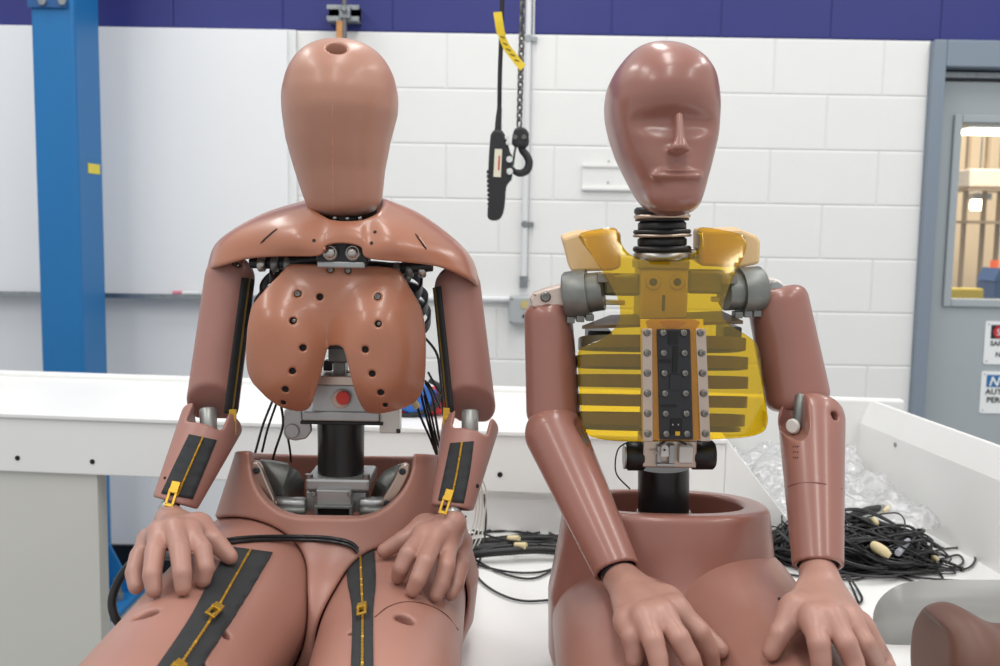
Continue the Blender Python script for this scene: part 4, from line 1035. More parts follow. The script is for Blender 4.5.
# --- thorax hardware
def part2(name, m, rects, bevel=.0015):
    m_ = MB()
    for r in rects: pbox(m_, *r)
    return m_.build(name, m, D2, bevel=bevel)
sb_ = part2('spine_box', mat('spine_box_metal', (206, 200, 184), .4, .35), [(640, 268, 688, 322, 1.262, .06)], .003)
part2('neck_base', alu, [(638, 259, 690, 270, 1.258, .06)], .003)
for px in (653, 677):
    q = P(px, 282, 1.262); MB().lathe(q + [0, .004, 0], q + [0, -.004, 0], [(0, .0098), (.007, .0098), (.008, .0088), (.008, .0052), (.003, .0048)], 24).build('socket', mat('spine_ring', (196, 188, 160), .4, .4), sb_, True)
    MB().cyl(q + [0, .001, 0], q + [0, -.001, 0], .005, n=16).build('socket_well', hole, sb_)
m_ = MB(); pbox(m_, 662, 295, 665, 311, 1.2615, .002); m_.build('slot', hole, sb_)
for nm_, mm_, rr_, bv_ in (('clavicle_bar', cast, [(604, 274, 640, 296, 1.27, .03), (688, 270, 726, 294, 1.27, .03)], .004), ('clavicle_rod', steel, [(596, 300, 625, 305, 1.275, .01), (712, 297, 732, 302, 1.275, .01)], .001), ('spine_wing', blackp, [(588, 331, 612, 345, 1.25, .05), (724, 327, 742, 342, 1.25, .05)], .002)):
    for r_ in rr_: part2(nm_, mm_, [r_], bv_)
tp_ = [P(582, 329, 1.225), P(610, 318, 1.29), P(722, 314, 1.29), P(743, 324, 1.225)]
MB().prism(tp_, (0, 0, .004)).build('top_rib_plate', mat('bronze_plate', (104, 88, 70), .35, .6, noise=.12, nscale=60), D2)
part2('rear_spine', cast, [(645, 322, 690, 440, 1.30, .04)])
# tan shoulder pads
for pts in (([(562, 238), (580, 233), (621, 232), (621, 268), (612, 271), (571, 272), (566, 252)]), ([(700, 231), (742, 230), (757, 236), (761, 241), (760, 264), (742, 268), (700, 266)])):
    MB().prism([P(a, b, 1.272) for a, b in pts], (0, .05, .004)).build('shoulder_pad', tan, D2, bevel=.004)
# shoulder barrels
for a, b, r in (((565, 296, 1.272), (603, 291, 1.262), .0305), ((761, 289, 1.272), (724, 292, 1.262), .0295)):
    A_, B_ = P(*a), P(*b); L_ = np.linalg.norm(B_ - A_)
    MB().lathe(A_, B_, [(0, r - .003), (.003, r), (L_ * .62, r), (L_ * .62, r * .82), (L_, r * .8)], 32).build('shoulder_barrel', cast, D2, True)
    for k in range(3):
        q = A_ + (B_ - A_) * (.15 + .25 * k) + [0, -.006, -r * 1.0]; MB().box(q, (.005, .01, .004)).build('barrel_lug', cast, D2, bevel=.001)
    q = B_ + [0, -.02, .018]; MB().box(q, (.010, .008, .006)).build('barrel_block', screwm, D2, bevel=.001)
MB().prism([P(a, b, 1.262) for a, b in ((530, 299), (534, 293), (545, 289), (565, 284), (568, 300), (566, 306), (532, 308))], (0, .03, 0)).build('shoulder_yoke', mat('pale_nickel', (214, 196, 184), .35, .6), D2, bevel=.003)
screw(P(545.5, 297, 1.262), (0, -1, .1), .0068, D2, screwm, hgt=.005); MB().sphere(P(535, 294.5, 1.2615), .0018, 8).build('pin', nickel, D2, True)
MB().prism([P(a, b, 1.268) for a, b in chaikin(((762, 281), (768, 277), (779, 279), (789, 287), (791, 296), (770, 300), (761, 300)), 1)], (0, .03, 0)).build('shoulder_yoke', mat('pale_nickel_2', (226, 218, 212), .35, .4), D2, bevel=.003)
MB().cyl(P(776, 288, 1.27), P(776, 288, 1.262), .0085, n=20, ch=.001).build('shoulder_bolt', alu, D2, True)
MB().cyl(P(763, 296, 1.266), P(763, 296, 1.258), .003, n=10).build('shoulder_pin', blackp, D2, True)

# --- ribs
XM = P(671, 385, 1.2)[0]
ribm = mat('dark_rib_steel', (104, 97, 74), .38, .3, noise=.1, nscale=30)
for k, py in enumerate((352, 371.5, 391.5, 411.5, 430.5)):
    q = P(671, py, 1.215); rx_ = (.106, .110, .111, .111, .109)[k]
    rib_loop((XM, 1.292, q[2]), rx_, .083, .065, -.17, .0150, .004, 2.9).build('rib', ribm, D2, True)
    rib_loop((XM, 1.292, q[2]), rx_ - .0042, .0785, .0605, -.17, .0125, .004, 2.9).build('damping_band', dark, D2, True)
q = P(671, 440, 1.215); rib_loop((XM, 1.292, q[2]), .104, .082, .065, -.17, .005, .006, 2.9).build('lower_rib_guide', blackp, D2, True)
# --- clear yellow bib
zt = P(665, 322, 1.2)[2]; zf = P(665, 262, 1.2)[2]
def bibf(x, z):
    up = np.maximum(z - zt, 0); fl_ = np.maximum(z - zf, 0); ce = XM - .016 * np.minimum(up / .1, 1)
    dx = x - ce
    return 1.196 + 1.9 * dx * dx * (1 - .5 * np.minimum(up / .05, 1)) + .34 * up + 3.0 * fl_ * fl_ - 0 * dx
bo = [(577, 234), (592, 230), (607, 227.5), (616, 228), (618.5, 233), (621, 243), (625, 250), (632, 256), (643, 260.5), (660, 261.5), (676, 261), (688, 258), (696, 252), (700.5, 245), (701, 238), (698, 230), (700, 227), (712, 228), (728, 231), (741, 234), (746, 239), (747, 245), (744, 256), (737, 270), (730, 285), (724, 300), (722, 310), (723, 318), (728, 324), (738, 330), (748, 336), (757, 343), (760, 352), (762, 370), (764, 390), (767, 410), (768, 422), (765, 431), (757, 435), (745, 437.5), (720, 439), (690, 440.5), (660, 441.5), (630, 441.5), (608, 440.5), (594, 438), (585, 433), (581.5, 426), (580.5, 410), (579, 390), (578, 370), (577.5, 354), (580, 348), (590, 343.5), (602, 339), (613, 331), (619, 321), (620.5, 312), (619, 301), (613, 288), (603, 272), (592, 255), (583, 244)]
b2 = np.array([(lambda p: (p[0], p[2]))(at_surf(a, b, bibf, 1.2)) for a, b in bo]); b2 = chaikin(b2, 1)
bm = bmesh.new(); vv = [bm.verts.new((x, 0, z)) for x, z in b2]; bm.faces.new(vv)
for x in np.arange(b2[:, 0].min() + .004, b2[:, 0].max(), .006): bmesh.ops.bisect_plane(bm, geom=bm.verts[:] + bm.edges[:] + bm.faces[:], plane_co=(x, 0, 0), plane_no=(1, 0, 0))
for z in np.arange(b2[:, 1].min() + .004, b2[:, 1].max(), .006): bmesh.ops.bisect_plane(bm, geom=bm.verts[:] + bm.edges[:] + bm.faces[:], plane_co=(0, 0, z), plane_no=(0, 0, 1))
for v in bm.verts: v.co.y = float(bibf(v.co.x, v.co.z))
bmesh.ops.recalc_face_normals(bm, faces=bm.faces)
me = bpy.data.meshes.new('bib'); bm.to_mesh(me); bm.free()
if sum(p.normal.y for p in me.polygons) > 0: me.flip_normals()
yfilm = film('clear_yellow_plastic', (228, 212, 30), .08, .05, .12, trans=(249, 226, 76))
bib = link('bib', me, yfilm, D2, True, solid=.0015); bib['label'] = 'clear yellow plastic bib over chest and shoulders'
# --- centre strips in front of the bib
def bq(px, py, o=0.0): p = at_surf(px, py, bibf, 1.2); return p - np.array([0, o, 0])
def strip(name, m, x0t, x1t, x0b, x1b, yt, yb, o, th, parent):
    n = 10; vs = []; 
    for i in range(n + 1):
        t = i / n; y = yt + (yb - yt) * t
        a = bq(x0t + (x0b - x0t) * t, y, o); b_ = bq(x1t + (x1b - x1t) * t, y, o)
        for e_ in ((a, 0), (b_, 0), (b_, th), (a, th)): vs.append(e_[0] + np.array([0, e_[1], 0]))
    fs = [(4 * i + k, 4 * i + (k + 1) % 4, 4 * i + 4 + (k + 1) % 4, 4 * i + 4 + k) for i in range(n) for k in range(4)] + [(0, 1, 2, 3), (4 * n + 3, 4 * n + 2, 4 * n + 1, 4 * n)]
    return MB().add(vs, fs).build(name, m, parent, bevel=.0008)
padm = mat('amber_backing', (210, 164, 20), .3, noise=.06, nscale=40)
strip('backing_pad', padm, 640, 703, 642, 708, 319, 440, .0014, .001, D2)
for xt, xb in ((641.5, 642.5), (695, 700)):
    st_ = strip('steel_strip', nickel, xt, xt + 10.5, xb, xb + 10, 328.5, 441, .003, .003, D2)
    for k in range(6):
        t = k / 5; screw(bq(xt + 5 + (xb - xt) * t, 332.5 + 100.5 * t, .003), (0, -1, .0), .0044, st_, hgt=.0035)
bp = strip('black_plate', blackp, 656.5, 689.5, 659.5, 692.5, 329, 439, .0045, .005, D2)
for k in range(6):
    t = k / 5
    for px in (662.5, 683): screw(bq(px + 3 * t, 332.5 + 100.5 * t, .0045), (0, -1, 0), .0042, bp, hgt=.003)
def pocket(x0, y0, x1, y1, m=hole, o=.0048):
    m_ = MB(); a, b_ = bq(x0, y0, o), bq(x1, y1, o); m_.box((a + b_) / 2, (abs(b_[0] - a[0]) / 2, .0006, abs(a[2] - b_[2]) / 2)); return m_.build('pocket', m, bp)
pocket(668, 331, 677, 344); pocket(672.5, 346, 676.5, 372); pocket(669.5, 374, 679, 389, blackp, .0052); pocket(671, 381, 678, 388, mat('pocket_grey', (78, 78, 74), .4)); pocket(657.5, 359, 670, 362.5); pocket(660, 404, 676, 406.5); pocket(670, 418, 681, 434)
pocket(674.5, 430.5, 679, 434.5, gold, .0055)
for px in (672, 677.5): pocket(px - .6, 423, px + .6, 424.5, alu, .0055)
# --- lumbar bracket
part2('lumbar_bracket', nickel, [(643, 440, 697, 468, 1.232, .055)], .002)
for a, b, nm in (((625.5, 456, 1.25), (645, 456, 1.25), 0), ((690, 455, 1.25), (714.5, 455, 1.25), 1)):
    MB().cyl(P(*a), P(*b), .0185, n=28, ch=.003).build('bumper', dark, D2, True)
q = P(626, 456, 1.25); MB().cyl(q + [-.001, 0, 0], q + [-.003, 0, 0], .0165, n=24).build('bumper_face', alu, D2, True)
part2('potentiometer', alu, [(657, 446, 662, 463, 1.225, .01)], .001); part2('potentiometer', alu, [(669, 445, 675, 464, 1.222, .015)], .001)
part2('sensor_body', mat('pale_aluminium', (208, 206, 200), .35, .5), [(679, 446, 694, 464, 1.220, .02)], .002)
part2('sensor_base', alu, [(657, 464, 675, 467, 1.222, .012)], .001)
MB().prism([P(a, b, 1.219) for a, b in ((662, 446), (665, 444), (669, 447), (669, 457), (660.5, 457))], (0, .012, 0)).build('sensor_clip', mat('white_plastic', (226, 226, 224), .4), D2, bevel=.001)
MB().sphere(P(664.5, 450, 1.218), .0014, 8).build('clip_hole', hole, D2); MB().cyl(P(652, 453, 1.222), P(658, 453, 1.222), .0012, n=8).build('sensor_pin', steel, D2, True)
MB().tube(crv([P(660, 444, 1.212), P(668, 440, 1.205), P(676, 440, 1.206), P(686, 444, 1.212)], 6), .0014, 6).build('sensor_wire', cable, D2, True)
MB().tube(crv([P(628, 442, 1.24), P(619, 448, 1.235), P(615.5, 460, 1.23), P(617, 475, 1.235), P(630, 489, 1.26)], 6), .001, 6).build('side_wire', cable, D2, True)
MB().lathe(P(663.5, 516, 1.29), P(663.5, 460, 1.29), [(0, .0335), (.06, .0335), (.066, .033)], 40).build('lumbar_column', mat('black_lumbar_rubber', (24, 25, 27), .3), D2, True)
MB().lathe(P(663.5, 521, 1.29), P(663.5, 509.5, 1.29), [(0, .0375), (.010, .0375), (.014, .035)], 40).build('lumbar_base', mat('warm_steel', (196, 188, 180), .35, .7), D2, True)

# --- pelvis and legs
X1 = .222
T2L = cap((.172, 1.245, .853), (.150, .84, .832), .098, .080)
T2R = cap((.292, 1.25, .859), (.335, .84, .832), .108, .080)
def tbulge(F, a, r): return smin(.03, F, ell(a, r))
pel2 = pel_f(X1, 1.29, [.75, .80, .88, .95, 1.02], [.135, .150, .152, .140, .131], [.12, .125, .125, .115, .104], [.11, .12, .122, .115, .11], 2.35)
pel2 = inter(pel2, half((0, 0, TZ + .001), (0, 0, -1)), .01)
pel2 = inter(pel2, half((X1, 1.29, 1.004), (0, .10, 1)), .010)
cav2 = pel_f(X1 - .004, 1.292, [.75, 1.1], [.104, .104], [.080, .080], [.088, .088], 2.3)
cav2 = inter(cav2, half((0, 0, .905), (0, 0, -1)), .04)
pel2 = sub(pel2, cav2, .006)
pel2 = smin(.05, pel2, ell((X1 + .002, 1.17, .828), (.055, .07, .076)))
S2 = fmin(T2L, T2R); 
lo = np.array([X1 - .17, 1.05, TZ]); hi = np.array([X1 + .17, 1.44, 1.03])
pv2 = solid('pelvis_shell', pel2, lo, hi, .003, skin_e, D2, it=2)
for TF, a, b_ in ((T2L, (.160, 1.255, .842), (.145, .84, .832)), (T2R, (.288, 1.255, .842), (.335, .84, .832))): leg(TF, a, b_, 'thigh', skin_f, D2)
for D, kx, kz, ky, m in ((D2, .145, .832, .66, skin_f), (D2, .335, .832, .66, skin_f)):
    F = smin(.04, cap((kx, .85, kz), (kx, ky + .04, kz - .006), .076, .062), cap((kx, ky + .03, kz - .02), (kx, ky + .005, .10), .056, .034))
    lo, hi = bb([(kx, .84, kz), (kx, ky, .08)], .09); hi[1] = .84
    solid('lower_leg', F, lo, hi, .007, m, D, it=2)
    Ff = smin(.03, cap((kx, ky + .01, .05), (kx, ky - .15, .030), .042, .028), cap((kx, ky + .005, .05), (kx, ky + .005, .11), .036, .034))
    lo, hi = bb([(kx, ky + .02, .02), (kx, ky - .16, .10)], .055); lo[2] = .001
    solid('foot', Ff, lo, hi, .006, m, D, it=2)
for TF, a, b_ in ((T2R, 782, 600),):
    p = on(TF, a, b_, 0); n_ = nrm(TF, p); MB().cyl(p - n_ * .003, p + n_ * .0006, .005, n=14).build('pin_hole', hole, D2)

# --- arms
def upper2(A, B, ra, rb, k=.02):
    d = (B - A) / np.linalg.norm(B - A); F = cap(A - d * .08, B + d * .08, ra - (rb - ra) * .5, rb + (rb - ra) * .5)
    F = inter(F, half(A, -d), k); F = inter(F, half(B, d), k); return F
for A, B, ra, rb in ((P(547.5, 302, 1.285), P(554, 425, 1.272), .0305, .0355), (P(775, 288, 1.287), P(799.5, 408, 1.268), .0385, .0415)):
    F = upper2(A, B, ra, rb); lo, hi = bb([A, B], .05); ua = solid('upper_arm', F, lo, hi, .0024, skin_e, D2, it=2)
    d = (B - A) / np.linalg.norm(B - A); MB().cyl(B - d * .012, B + d * .022, .017, n=20).build('elbow_core', blackp, D2, True)
A, B = P(555, 434, 1.256), P(617, 571, 1.135); d = (B - A) / np.linalg.norm(B - A)
F5 = inter(cap(A, B + d * .05, .0385, .0245), half(B, d * .75 + np.array([0, -.25, -.2])), .002); F5 = sub(F5, cap(B - d * .012, B + d * .05, .0225), .002)
F5 = sub(F5, cap(P(582, 424, 1.235), P(588, 446, 1.225), .0085, .0075), .006)
lo, hi = bb([A, B], .05); fa = solid('forearm', F5, lo, hi, .0024, skin_e, D2, it=2)
MB().cyl(P(574, 424, 1.25), P(586, 446, 1.24), .008, n=16, ch=.002).build('elbow_joint', cast, D2, True)
MB().cyl(B - d * .012, B + d * .006, .0205, n=24).build('wrist_core', blackp, D2, True)
A6, B6 = P(810.5, 400, 1.252), P(818, 566, 1.118); d = (B6 - A6) / np.linalg.norm(B6 - A6)
F6 = cap(A6 + d * .03, B6 + d * .05, .0405, .0255); F6 = inter(F6, half(A6, -d), .018); F6 = inter(F6, half(B6, d * .8 + np.array([0, -.2, -.3])), .002)
F6 = sub(F6, cap(B6 - d * .012, B6 + d * .05, .0235), .002)
F6 = sub(F6, rbox(P(795.5, 408, 1.212), (.0118, .030, .036), rot('Y', 4), .011), .004)
ph = pit(F6, 835.5, 415.5, .0062, .010); F6 = sub(F6, ph[2], .001)
lo, hi = bb([A6, B6], .052); fb = solid('forearm', F6, lo, hi, .0024, skin_e, D2, it=2)
MB().cyl(ph[0] - ph[1] * .011, ph[0] - ph[1] * .0085, .0075, n=16).build('pivot_recess', mat('recess_shade_brown', (96, 52, 44), .6), fb)
MB().cyl(P(801, 394, 1.232), P(798, 428, 1.222), .0072, n=16, ch=.002).build('elbow_joint', cast, D2, True)
q = P(794, 426, 1.222); MB().cyl(q, q + [-.004, -.004, 0], .0095, n=24, ch=.002).build('elbow_washer', mat('white_nylon', (220, 218, 210), .4), D2, True)
MB().cyl(B6 - d * .014, B6 + d * .006, .0205, n=24).build('wrist_core', blackp, D2, True)
ln = [on(F6, a, b, .0002) for a, b in ((788, 487), (795, 484), (810, 482.5), (825, 484), (842, 489))]; MB().tube(crv(ln, 5), .0008, 6).build('mould_line', mat('vinyl_line_2', (120, 74, 64), .5), fb, True)
for k in range(9):
    a, b = (793.5 + (k % 3) * 2.2, 447 + (k // 3) * 5.5); p = on(F6, a, b, .0002); MB().box(p, (.0008, .0004, .0016)).build('stamp_mark', mat('dark_vinyl_line', (104, 66, 54), .6), fb)
hand('hand', P(621, 579, 1.128), .0215,
     [[(628, 622, .034), (632, 637, .030), (635, 650, .018), (634, 660, .0095)],
      [(645, 619, .044), (653, 640, .036), (658, 658, .022), (660, 674, .0095)],
      [(662, 615, .046), (679, 638, .038), (690, 658, .024), (697, 676, .0095)],
      [(676, 610, .042), (699, 632, .034), (709, 650, .022), (712, 666, .0095)]],
     [(668, 602, .030), (696, 628, .016), (720, 650, .010)], fmin(S2, pel2), D2, skin_g)
hand('hand', P(818, 573, 1.11), .0215,
     [[(814, 620, .044), (819, 644, .036), (821, 660, .022), (822, 674, .0095)],
      [(832, 620, .048), (846, 643, .038), (854, 662, .022), (857, 680, .0095)],
      [(848, 622, .044), (864, 643, .036), (874, 660, .022), (880, 674, .0095)],
      [(860, 628, .036), (874, 646, .030), (882, 658, .020), (888, 668, .0095)]],
     [(795, 610, .036), (780, 634, .024), (771, 652, .011)], S2, D2, skin_g)
# ================================================================== cables, wrap and odds and ends
def T(px, py, z):
    d = FWD * FPX + RGT * (px - 500) + UPV * (333 - py); return CAM + d * ((z - CAM[2]) / d[2])
def strand(name, pts, r, m, parent, n=6, k=6): return MB().tube(crv(pts, k), r, n).build(name, m, parent, True)
# sensor leads on the hooded dummy
for pts in ([(272, 402, 1.40), (263, 425, 1.42), (256, 450, 1.43), (250, 470, 1.45)], [(277, 402, 1.40), (268, 428, 1.42), (262, 452, 1.43)], [(281, 404, 1.40), (283, 425, 1.41), (276, 448, 1.43), (272, 462, 1.44)], [(288, 438, 1.41), (290, 450, 1.42), (291, 462, 1.43)],
            [(418, 330, 1.42), (436, 352, 1.42), (440, 375, 1.42), (443, 410, 1.42), (446, 430, 1.42)], [(424, 380, 1.41), (432, 396, 1.41), (436, 420, 1.42), (441, 445, 1.43), (452, 470, 1.46)], [(422, 384, 1.41), (430, 410, 1.41), (436, 436, 1.42), (443, 462, 1.45)], [(420, 390, 1.41), (426, 415, 1.41), (433, 440, 1.42), (441, 470, 1.45)],
            [(428, 372, 1.41), (438, 390, 1.41), (446, 400, 1.42), (449, 420, 1.43)], [(415, 400, 1.40), (422, 420, 1.41), (430, 438, 1.42), (437, 456, 1.44)], [(412, 392, 1.41), (420, 380, 1.41), (430, 386, 1.41), (440, 408, 1.43)], [(424, 395, 1.41), (431, 425, 1.41), (437, 450, 1.43), (438, 480, 1.48)]):
    strand('sensor_lead', [P(*q) for q in pts], .0016 + .0006 * random.random(), cable, D1)
strand('connector_sleeve', [P(414, 402, 1.395), P(418, 408, 1.395)], .005, mat('cream_tape', (220, 204, 160), .6), D1)
# lap cable
lc = empty('lap_cable', P(300, 540, 1.27), 'pair of black cables lying across the hooded dummy lap', 'cable')
SU = fmin(TL, TR, pelS)
for dy in (0, 3.4):
    pts = [on(SU, a, b + dy, .0028) for a, b in ((196, 553), (212, 545), (226, 540), (245, 537.5), (270, 536.5), (300, 536.5), (325, 537.5), (342, 540), (352, 543.5), (358, 549))]
    strand('cable_strand', pts, .0025, cable, lc, 8, 6)
hs = MB().tube(crv([P(176, 556, 1.275), P(150, 556, 1.33), P(132, 563, 1.36), (P(118, 582, 1.36)), P(112, 603, 1.35), P(118, 622, 1.345), P(135, 632, 1.36)], 8), .0062, 12).build('black_hose', cable, None, True); tag(hs, 'thick black hose looping beside the hooded dummy thigh', 'hose')
# bundle lying between the two dummies
cb = empty('cable_bundle', T(520, 550, TZ), 'bundle of black cables on the bench between the two dummies', 'cables')
loom = mat('black_corrugated_loom', (28, 28, 30), .45, noise=.2, nscale=200)
def lie(pts, z=.004): return [T(a, b, TZ + (c[0] if c else z)) for a, b, *c in pts]
for pts, r in (([(455, 552), (490, 548), (530, 546), (575, 550), (620, 552)], .011), ([(455, 545), (495, 541), (540, 538), (590, 543)], .008), ([(460, 556, .012), (500, 552, .02), (545, 550, .02), (600, 556, .012)], .008)):
    p = crv(lie([(a, b, max(c[0] if c else 0, r)) for a, b, *c in pts]), 22); MB().tube(p, [r if i % 2 else r * .9 for i in range(len(p))], 10).build('loom', loom, cb, True)
for pts in ([(450, 533), (475, 525), (505, 522), (535, 527), (560, 537), (600, 545)], [(455, 538), (480, 533), (510, 531), (540, 536), (575, 546)], [(460, 528), (490, 524), (520, 530), (545, 536), (580, 533)], [(465, 541), (500, 537), (530, 534), (560, 529), (590, 526)],
            [(462, 560), (482, 566), (510, 572), (540, 572), (565, 565)], [(470, 556), (490, 568), (515, 577), (535, 578), (552, 570), (558, 562)], [(468, 560), (480, 580), (500, 594), (525, 601), (560, 599), (590, 596)], [(452, 600), (466, 588), (476, 570), (483, 548), (486, 520, .05), (484, 495, .12)],
            [(470, 548), (500, 544), (520, 541), (560, 543)], [(466, 536), (500, 528), (530, 522), (555, 524)], [(474, 552, .02), (504, 546, .024), (544, 545, .024), (574, 548, .02)], [(472, 530, .01), (505, 540, .03), (540, 542, .03), (570, 536, .01)], [(462, 518, .03), (485, 510, .03), (510, 512, .02), (540, 520, .01), (566, 530, .01)]):
    strand('cable_strand', lie(pts), .0022, cable, cb)
for a, b in ((513, 538), (520, 545)): MB().tube([T(a - 5, b, TZ + .028), T(a + 6, b + 1, TZ + .03)], [.005, .007], 8).build('tape_tag', mat('cream_tape', (220, 204, 160), .6), cb, True)
wire = mat('white_wire', (216, 214, 204), .4)
wv = empty('white_wires', T(480, 540, TZ), 'thin white wires trailing down behind the hooded dummy forearm', 'wires')
for k in range(4): strand('wire', [P(468 + 3 * k, 470, 1.42), P(474 + 4 * k, 490, 1.46), P(476 + 3 * k, 512, 1.52), P(470 + 4 * k, 535, 1.6), T(462 + 5 * k, 556 - 3 * k, TZ + .012)], .0012, wire, wv)
# big pile right of the second dummy
pile = empty('cable_pile', T(860, 560, TZ), 'tangled pile of black cables with cream ties beside the bubble wrap', 'cables')
c0 = T(846, 562, TZ); rnd = random.Random(3)
for k in range(95):
    ax_, ay_ = rnd.uniform(.07, .16), rnd.uniform(.035, .085); ph = rnd.uniform(0, 6.28); z0 = .008 + .085 * rnd.random() ** 1.2; tl = rnd.uniform(-.3, .1); n = 22; pts = []
    turns = rnd.uniform(.55, 1.1); wob = rnd.uniform(0, 6); ox, oy = rnd.uniform(-.05, .05), rnd.uniform(-.025, .03)
    for i in range(n):
        t = ph + turns * 2 * math.pi * i / (n - 1); sc_ = 1 + .12 * math.sin(3 * t + wob)
        x = ax_ * sc_ * math.cos(t); y = ay_ * sc_ * math.sin(t)
        hz = max(.003, z0 * (.75 + .35 * math.sin(2 * t + wob)) * max(.12, 1.15 - (x * x / .028 + y * y / .012)))
        pts.append((c0[0] + ox + x * math.cos(tl) - y * math.sin(tl), c0[1] + oy + x * math.sin(tl) + y * math.cos(tl), TZ + hz))
    strand('cable_strand', pts, rnd.choice((.0014, .0016, .002, .0024, .0030)), cable, pile, 6, 3)
for pts, r in (([(800, 545, .05), (835, 520, .062), (870, 522, .06), (900, 532, .045), (925, 545, .02)], .0075), ([(796, 560, .02), (830, 545, .05), (865, 540, .055), (900, 545, .035), (935, 556, .012)], .0065), ([(790, 548, .03), (830, 528, .062), (862, 512, .07), (890, 507, .06)], .008)):
    strand('loom', lie(pts), r, loom, pile, 10)
for pts in ([(905, 562), (930, 552), (960, 548), (975, 557), (968, 568), (945, 570), (920, 566)], [(900, 560), (935, 560), (958, 555), (962, 564), (940, 569), (915, 563)], [(880, 562), (905, 575), (935, 579), (962, 581)], [(925, 556), (938, 570), (944, 582), (943, 590)], [(865, 560), (890, 573), (915, 582)], [(848, 575, .02), (858, 590), (862, 600), (855, 606)], [(846, 575, .02), (854, 592), (858, 602)], [(780, 560), (768, 566), (760, 575)]):
    strand('cable_strand', lie(pts), .0021, cable, pile)
tapem = mat('cream_tape', (220, 204, 160), .6)
for (a, b, z), (c, d_, z2), r in (((872, 545, .055), (890, 556, .045), .010), ((872, 519, .066), (878, 525, .062), .006), ((884, 512, .066), (892, 506, .064), .006), ((932, 558, .016), (938, 561, .014), .006)):
    MB().tube(crv([T(a, b, TZ + z), T((a + c) / 2, (b + d_) / 2 - 1, TZ + (z + z2) / 2 + .003), T(c, d_, TZ + z2)], 4), [r * .7, r * .95, r, r * 1.05, r, r, r * .95, r * .8, r * .6], 10, flat=.7).build('tie', tapem, pile, True)
q = T(898, 507, TZ + .065); MB().box(q, (.022, .018, .0012), rot('X', 15) @ rot('Y', 14)).build('paper_tag', signw, pile)
strand('connector', [T(898, 553, TZ + .045), T(908, 541, TZ + .045)], .006, mat('grey_connector', (170, 172, 182), .4), pile, 10)
# ------------------------------------------------------------------ bubble wrap
import mathutils.noise as mn
nx, ny = 150, 120; xs = np.linspace(0, 1, nx); ys = np.linspace(1.85, 2.335, ny); vs = []
for j, y in enumerate(ys):
    for i, x in enumerate(xs):
        u, v = x, (y - 1.85) / .485; wx_ = SX + (2.33 - y) * .1175 - .006; x = .47 + u * (wx_ - .47)
        # outline that thins to nothing at its border, higher towards the back and middle
        e = min(1, 5 * u * 1.0) * min(1, 12 * (1 - u)) * min(1, 8 * v) * min(1, 8 * (1 - v))
        h = (.055 + .075 * v * (1 - .2 * u)) * e ** .7
        n1 = mn.noise((x * 14, y * 14, 1.3)); n2 = abs(mn.noise((x * 32, y * 32, 4))); n3 = mn.noise((x * 75, y * 75, 9))
        h = max(.0015, h * (1 + .3 * n1) + e * (.015 * n2 + .004 * n3))
        px = x + .010 * mn.noise((x * 20, y * 20, 7)) ; py = y + .010 * mn.noise((x * 20, y * 20, 3))
        px = min(px, wx_); vs.append((px, py, TZ + h))
# wavy border: drop faces outside an irregular blob
fs = []
for j in range(ny - 1):
    for i in range(nx - 1):
        u, v = i / nx - .5, j / ny - .5; a = math.atan2(v, u); rr = (abs(u) ** 6 + abs(v) ** 6) ** (1 / 6)
        if rr < .475 + .03 * math.sin(3 * a + 1) + .02 * math.sin(7 * a): fs.append((j * nx + i, j * nx + i + 1, (j + 1) * nx + i + 1, (j + 1) * nx + i))
me = bpy.data.meshes.new('bubble_wrap'); me.from_pydata(vs, [], fs); me.update()
bwm = film('bubble_wrap_film', (246, 247, 248), .42, .10, .12, trans=(250, 250, 251)); nt = bwm.node_tree
tc = nt.nodes.new('ShaderNodeTexCoord'); vo = nt.nodes.new('ShaderNodeTexVoronoi'); vo.inputs['Scale'].default_value = 95; vo.feature = 'SMOOTH_F1'
nz = nt.nodes.new('ShaderNodeTexNoise'); nz.inputs['Scale'].default_value = 60; nz.inputs['Detail'].default_value = 4
ad = nt.nodes.new('ShaderNodeMath'); ad.operation = 'MULTIPLY_ADD'; ad.inputs[1].default_value = -1.2
bpn = nt.nodes.new('ShaderNodeBump'); bpn.inputs['Strength'].default_value = .9; bpn.inputs['Distance'].default_value = .004
nt.links.new(tc.outputs['Object'], vo.inputs['Vector']); nt.links.new(tc.outputs['Object'], nz.inputs['Vector']); nt.links.new(vo.outputs['Distance'], ad.inputs[0]); nt.links.new(nz.outputs['Fac'], ad.inputs[2]); nt.links.new(ad.outputs[0], bpn.inputs['Height'])
for nd in nt.nodes:
    if nd.type in ('BSDF_GLOSSY', 'BSDF_DIFFUSE', 'BSDF_TRANSLUCENT', 'LAYER_WEIGHT'): nt.links.new(bpn.outputs[0], nd.inputs['Normal'])
bw = link('bubble_wrap', me, bwm); tag(bw, 'crumpled sheet of clear bubble wrap in the bench corner', 'bubble wrap')
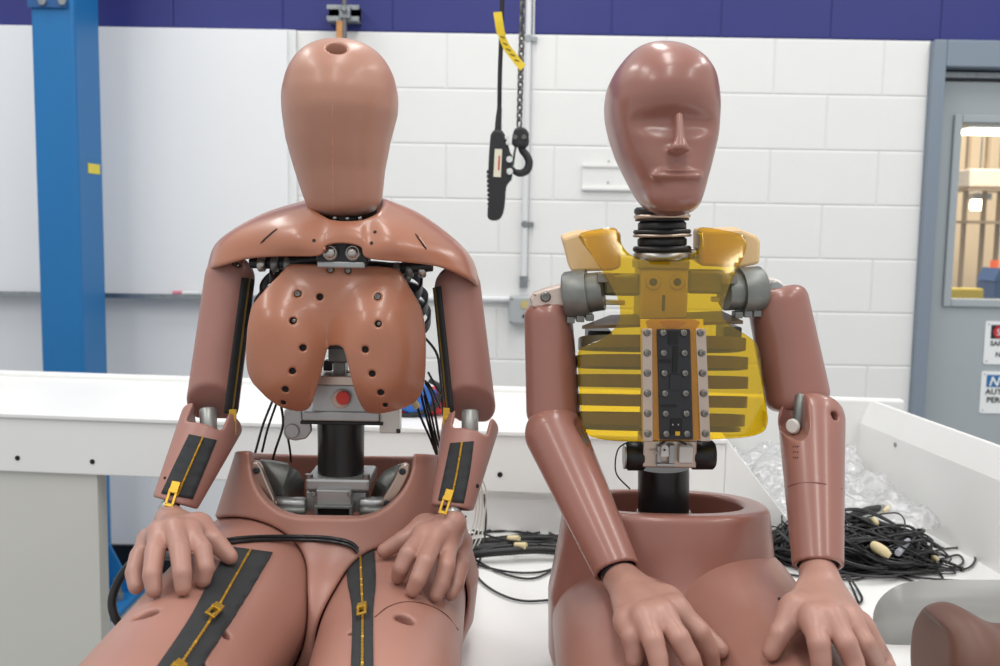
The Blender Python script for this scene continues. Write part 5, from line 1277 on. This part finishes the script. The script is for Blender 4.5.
# ------------------------------------------------------------------ red and blue pouch on the ledge
yb = BY + .12
pz = BT; q = P(424, 410, yb)
po = empty('tool_pouch', (q[0], yb, pz), 'red and blue padded pouch with black trim on the back ledge', 'pouch')
x0, z0 = q[0], pz
solid('pouch_body', rbox((x0 + .01, yb + .03, z0 + .0305), (.075, .02, .030), rot('Y', -6), .016), (x0 - .1, yb, z0), (x0 + .12, yb + .07, z0 + .08), .003, mat('red_nylon', (186, 36, 44), .6, bump=.4, bscale=400), po)
solid('blue_panel', rbox((x0 - .022, yb + .014, z0 + .040), (.040, .010, .036), rot('Y', 28), .009), (x0 - .1, yb - .02, z0), (x0 + .05, yb + .05, z0 + .11), .0028, mat('blue_nylon', (44, 104, 190), .55, bump=.4, bscale=400), po)
MB().tube(crv([(x0 - .07, yb + .004, z0 + .006), (x0 - .03, yb + .002, z0 + .004), (x0 + .02, yb + .002, z0 + .022), (x0 + .035, yb + .002, z0 + .06), (x0 + .01, yb + .004, z0 + .08)], 6), .0055, 8).build('black_trim', fabric, po, True)
# ------------------------------------------------------------------ grey clear plastic shield and a spare dummy part in the corner
yv = T(915, 645, TZ)[1]
vo_ = [(873.5, 626), (874.5, 612), (881, 600), (893, 590), (908, 584), (925, 582), (960, 582), (1010, 583), (1060, 584), (1062, 640), (1040, 645), (960, 644), (905, 643.5), (884, 643), (876, 638)]
va = np.array([(lambda p: (p[0], p[2]))(P(a, b, yv)) for a, b in vo_]); va = chaikin(va, 2); va[:, 1] += TZ + .0006 - va[:, 1].min()
bm = bmesh.new(); bm.faces.new([bm.verts.new((x, 0, z)) for x, z in va])
for x in np.arange(va[:, 0].min() + .003, va[:, 0].max(), .006): bmesh.ops.bisect_plane(bm, geom=bm.verts[:] + bm.edges[:] + bm.faces[:], plane_co=(x, 0, 0), plane_no=(1, 0, 0))
xm_ = va[:, 0].mean()
for v in bm.verts: v.co.y = yv + .012 * ((v.co.x - va[:, 0].min()) / .27) ** 2 * 1.0 + .12 * (v.co.z - TZ)
bmesh.ops.recalc_face_normals(bm, faces=bm.faces); me = bpy.data.meshes.new('plastic_shield'); bm.to_mesh(me); bm.free()
vs_ = link('plastic_shield', me, film('smoky_clear_plastic', (206, 206, 203), .62, .03, .3, trans=(214, 215, 214)), None, True, solid=.002); tag(vs_, 'curved grey plastic shield with a rounded corner standing behind the brown limb', 'shield')
LB = smin(.05, cap((.63, 1.245, .806), (.88, 1.28, .806), .055, .055), ell((.592, 1.235, .806), (.046, .075, .060)), cap((.590, 1.27, .845), (.605, 1.22, .842), .020, .02))
LB = sub(LB, cap((.665, 1.10, .905), (.665, 1.4, .935), .050), .04)
LB = sub(LB, rbox((.536, 1.20, .822), (.024, .1, .05), rot('Y', 12), .004), .004)
LB = inter(LB, half((0, 0, TZ + .0008), (0, 0, -1)), .006)
sl = solid('spare_limb', LB, (.48, 1.12, TZ), (1.0, 1.40, .92), .0035, mat('dark_brown_vinyl', (98, 66, 54), .5, noise=.12, nscale=8), None); tag(sl, 'dark brown spare dummy limb lying in the bench corner', 'dummy part')
bpy.context.view_layer.update()
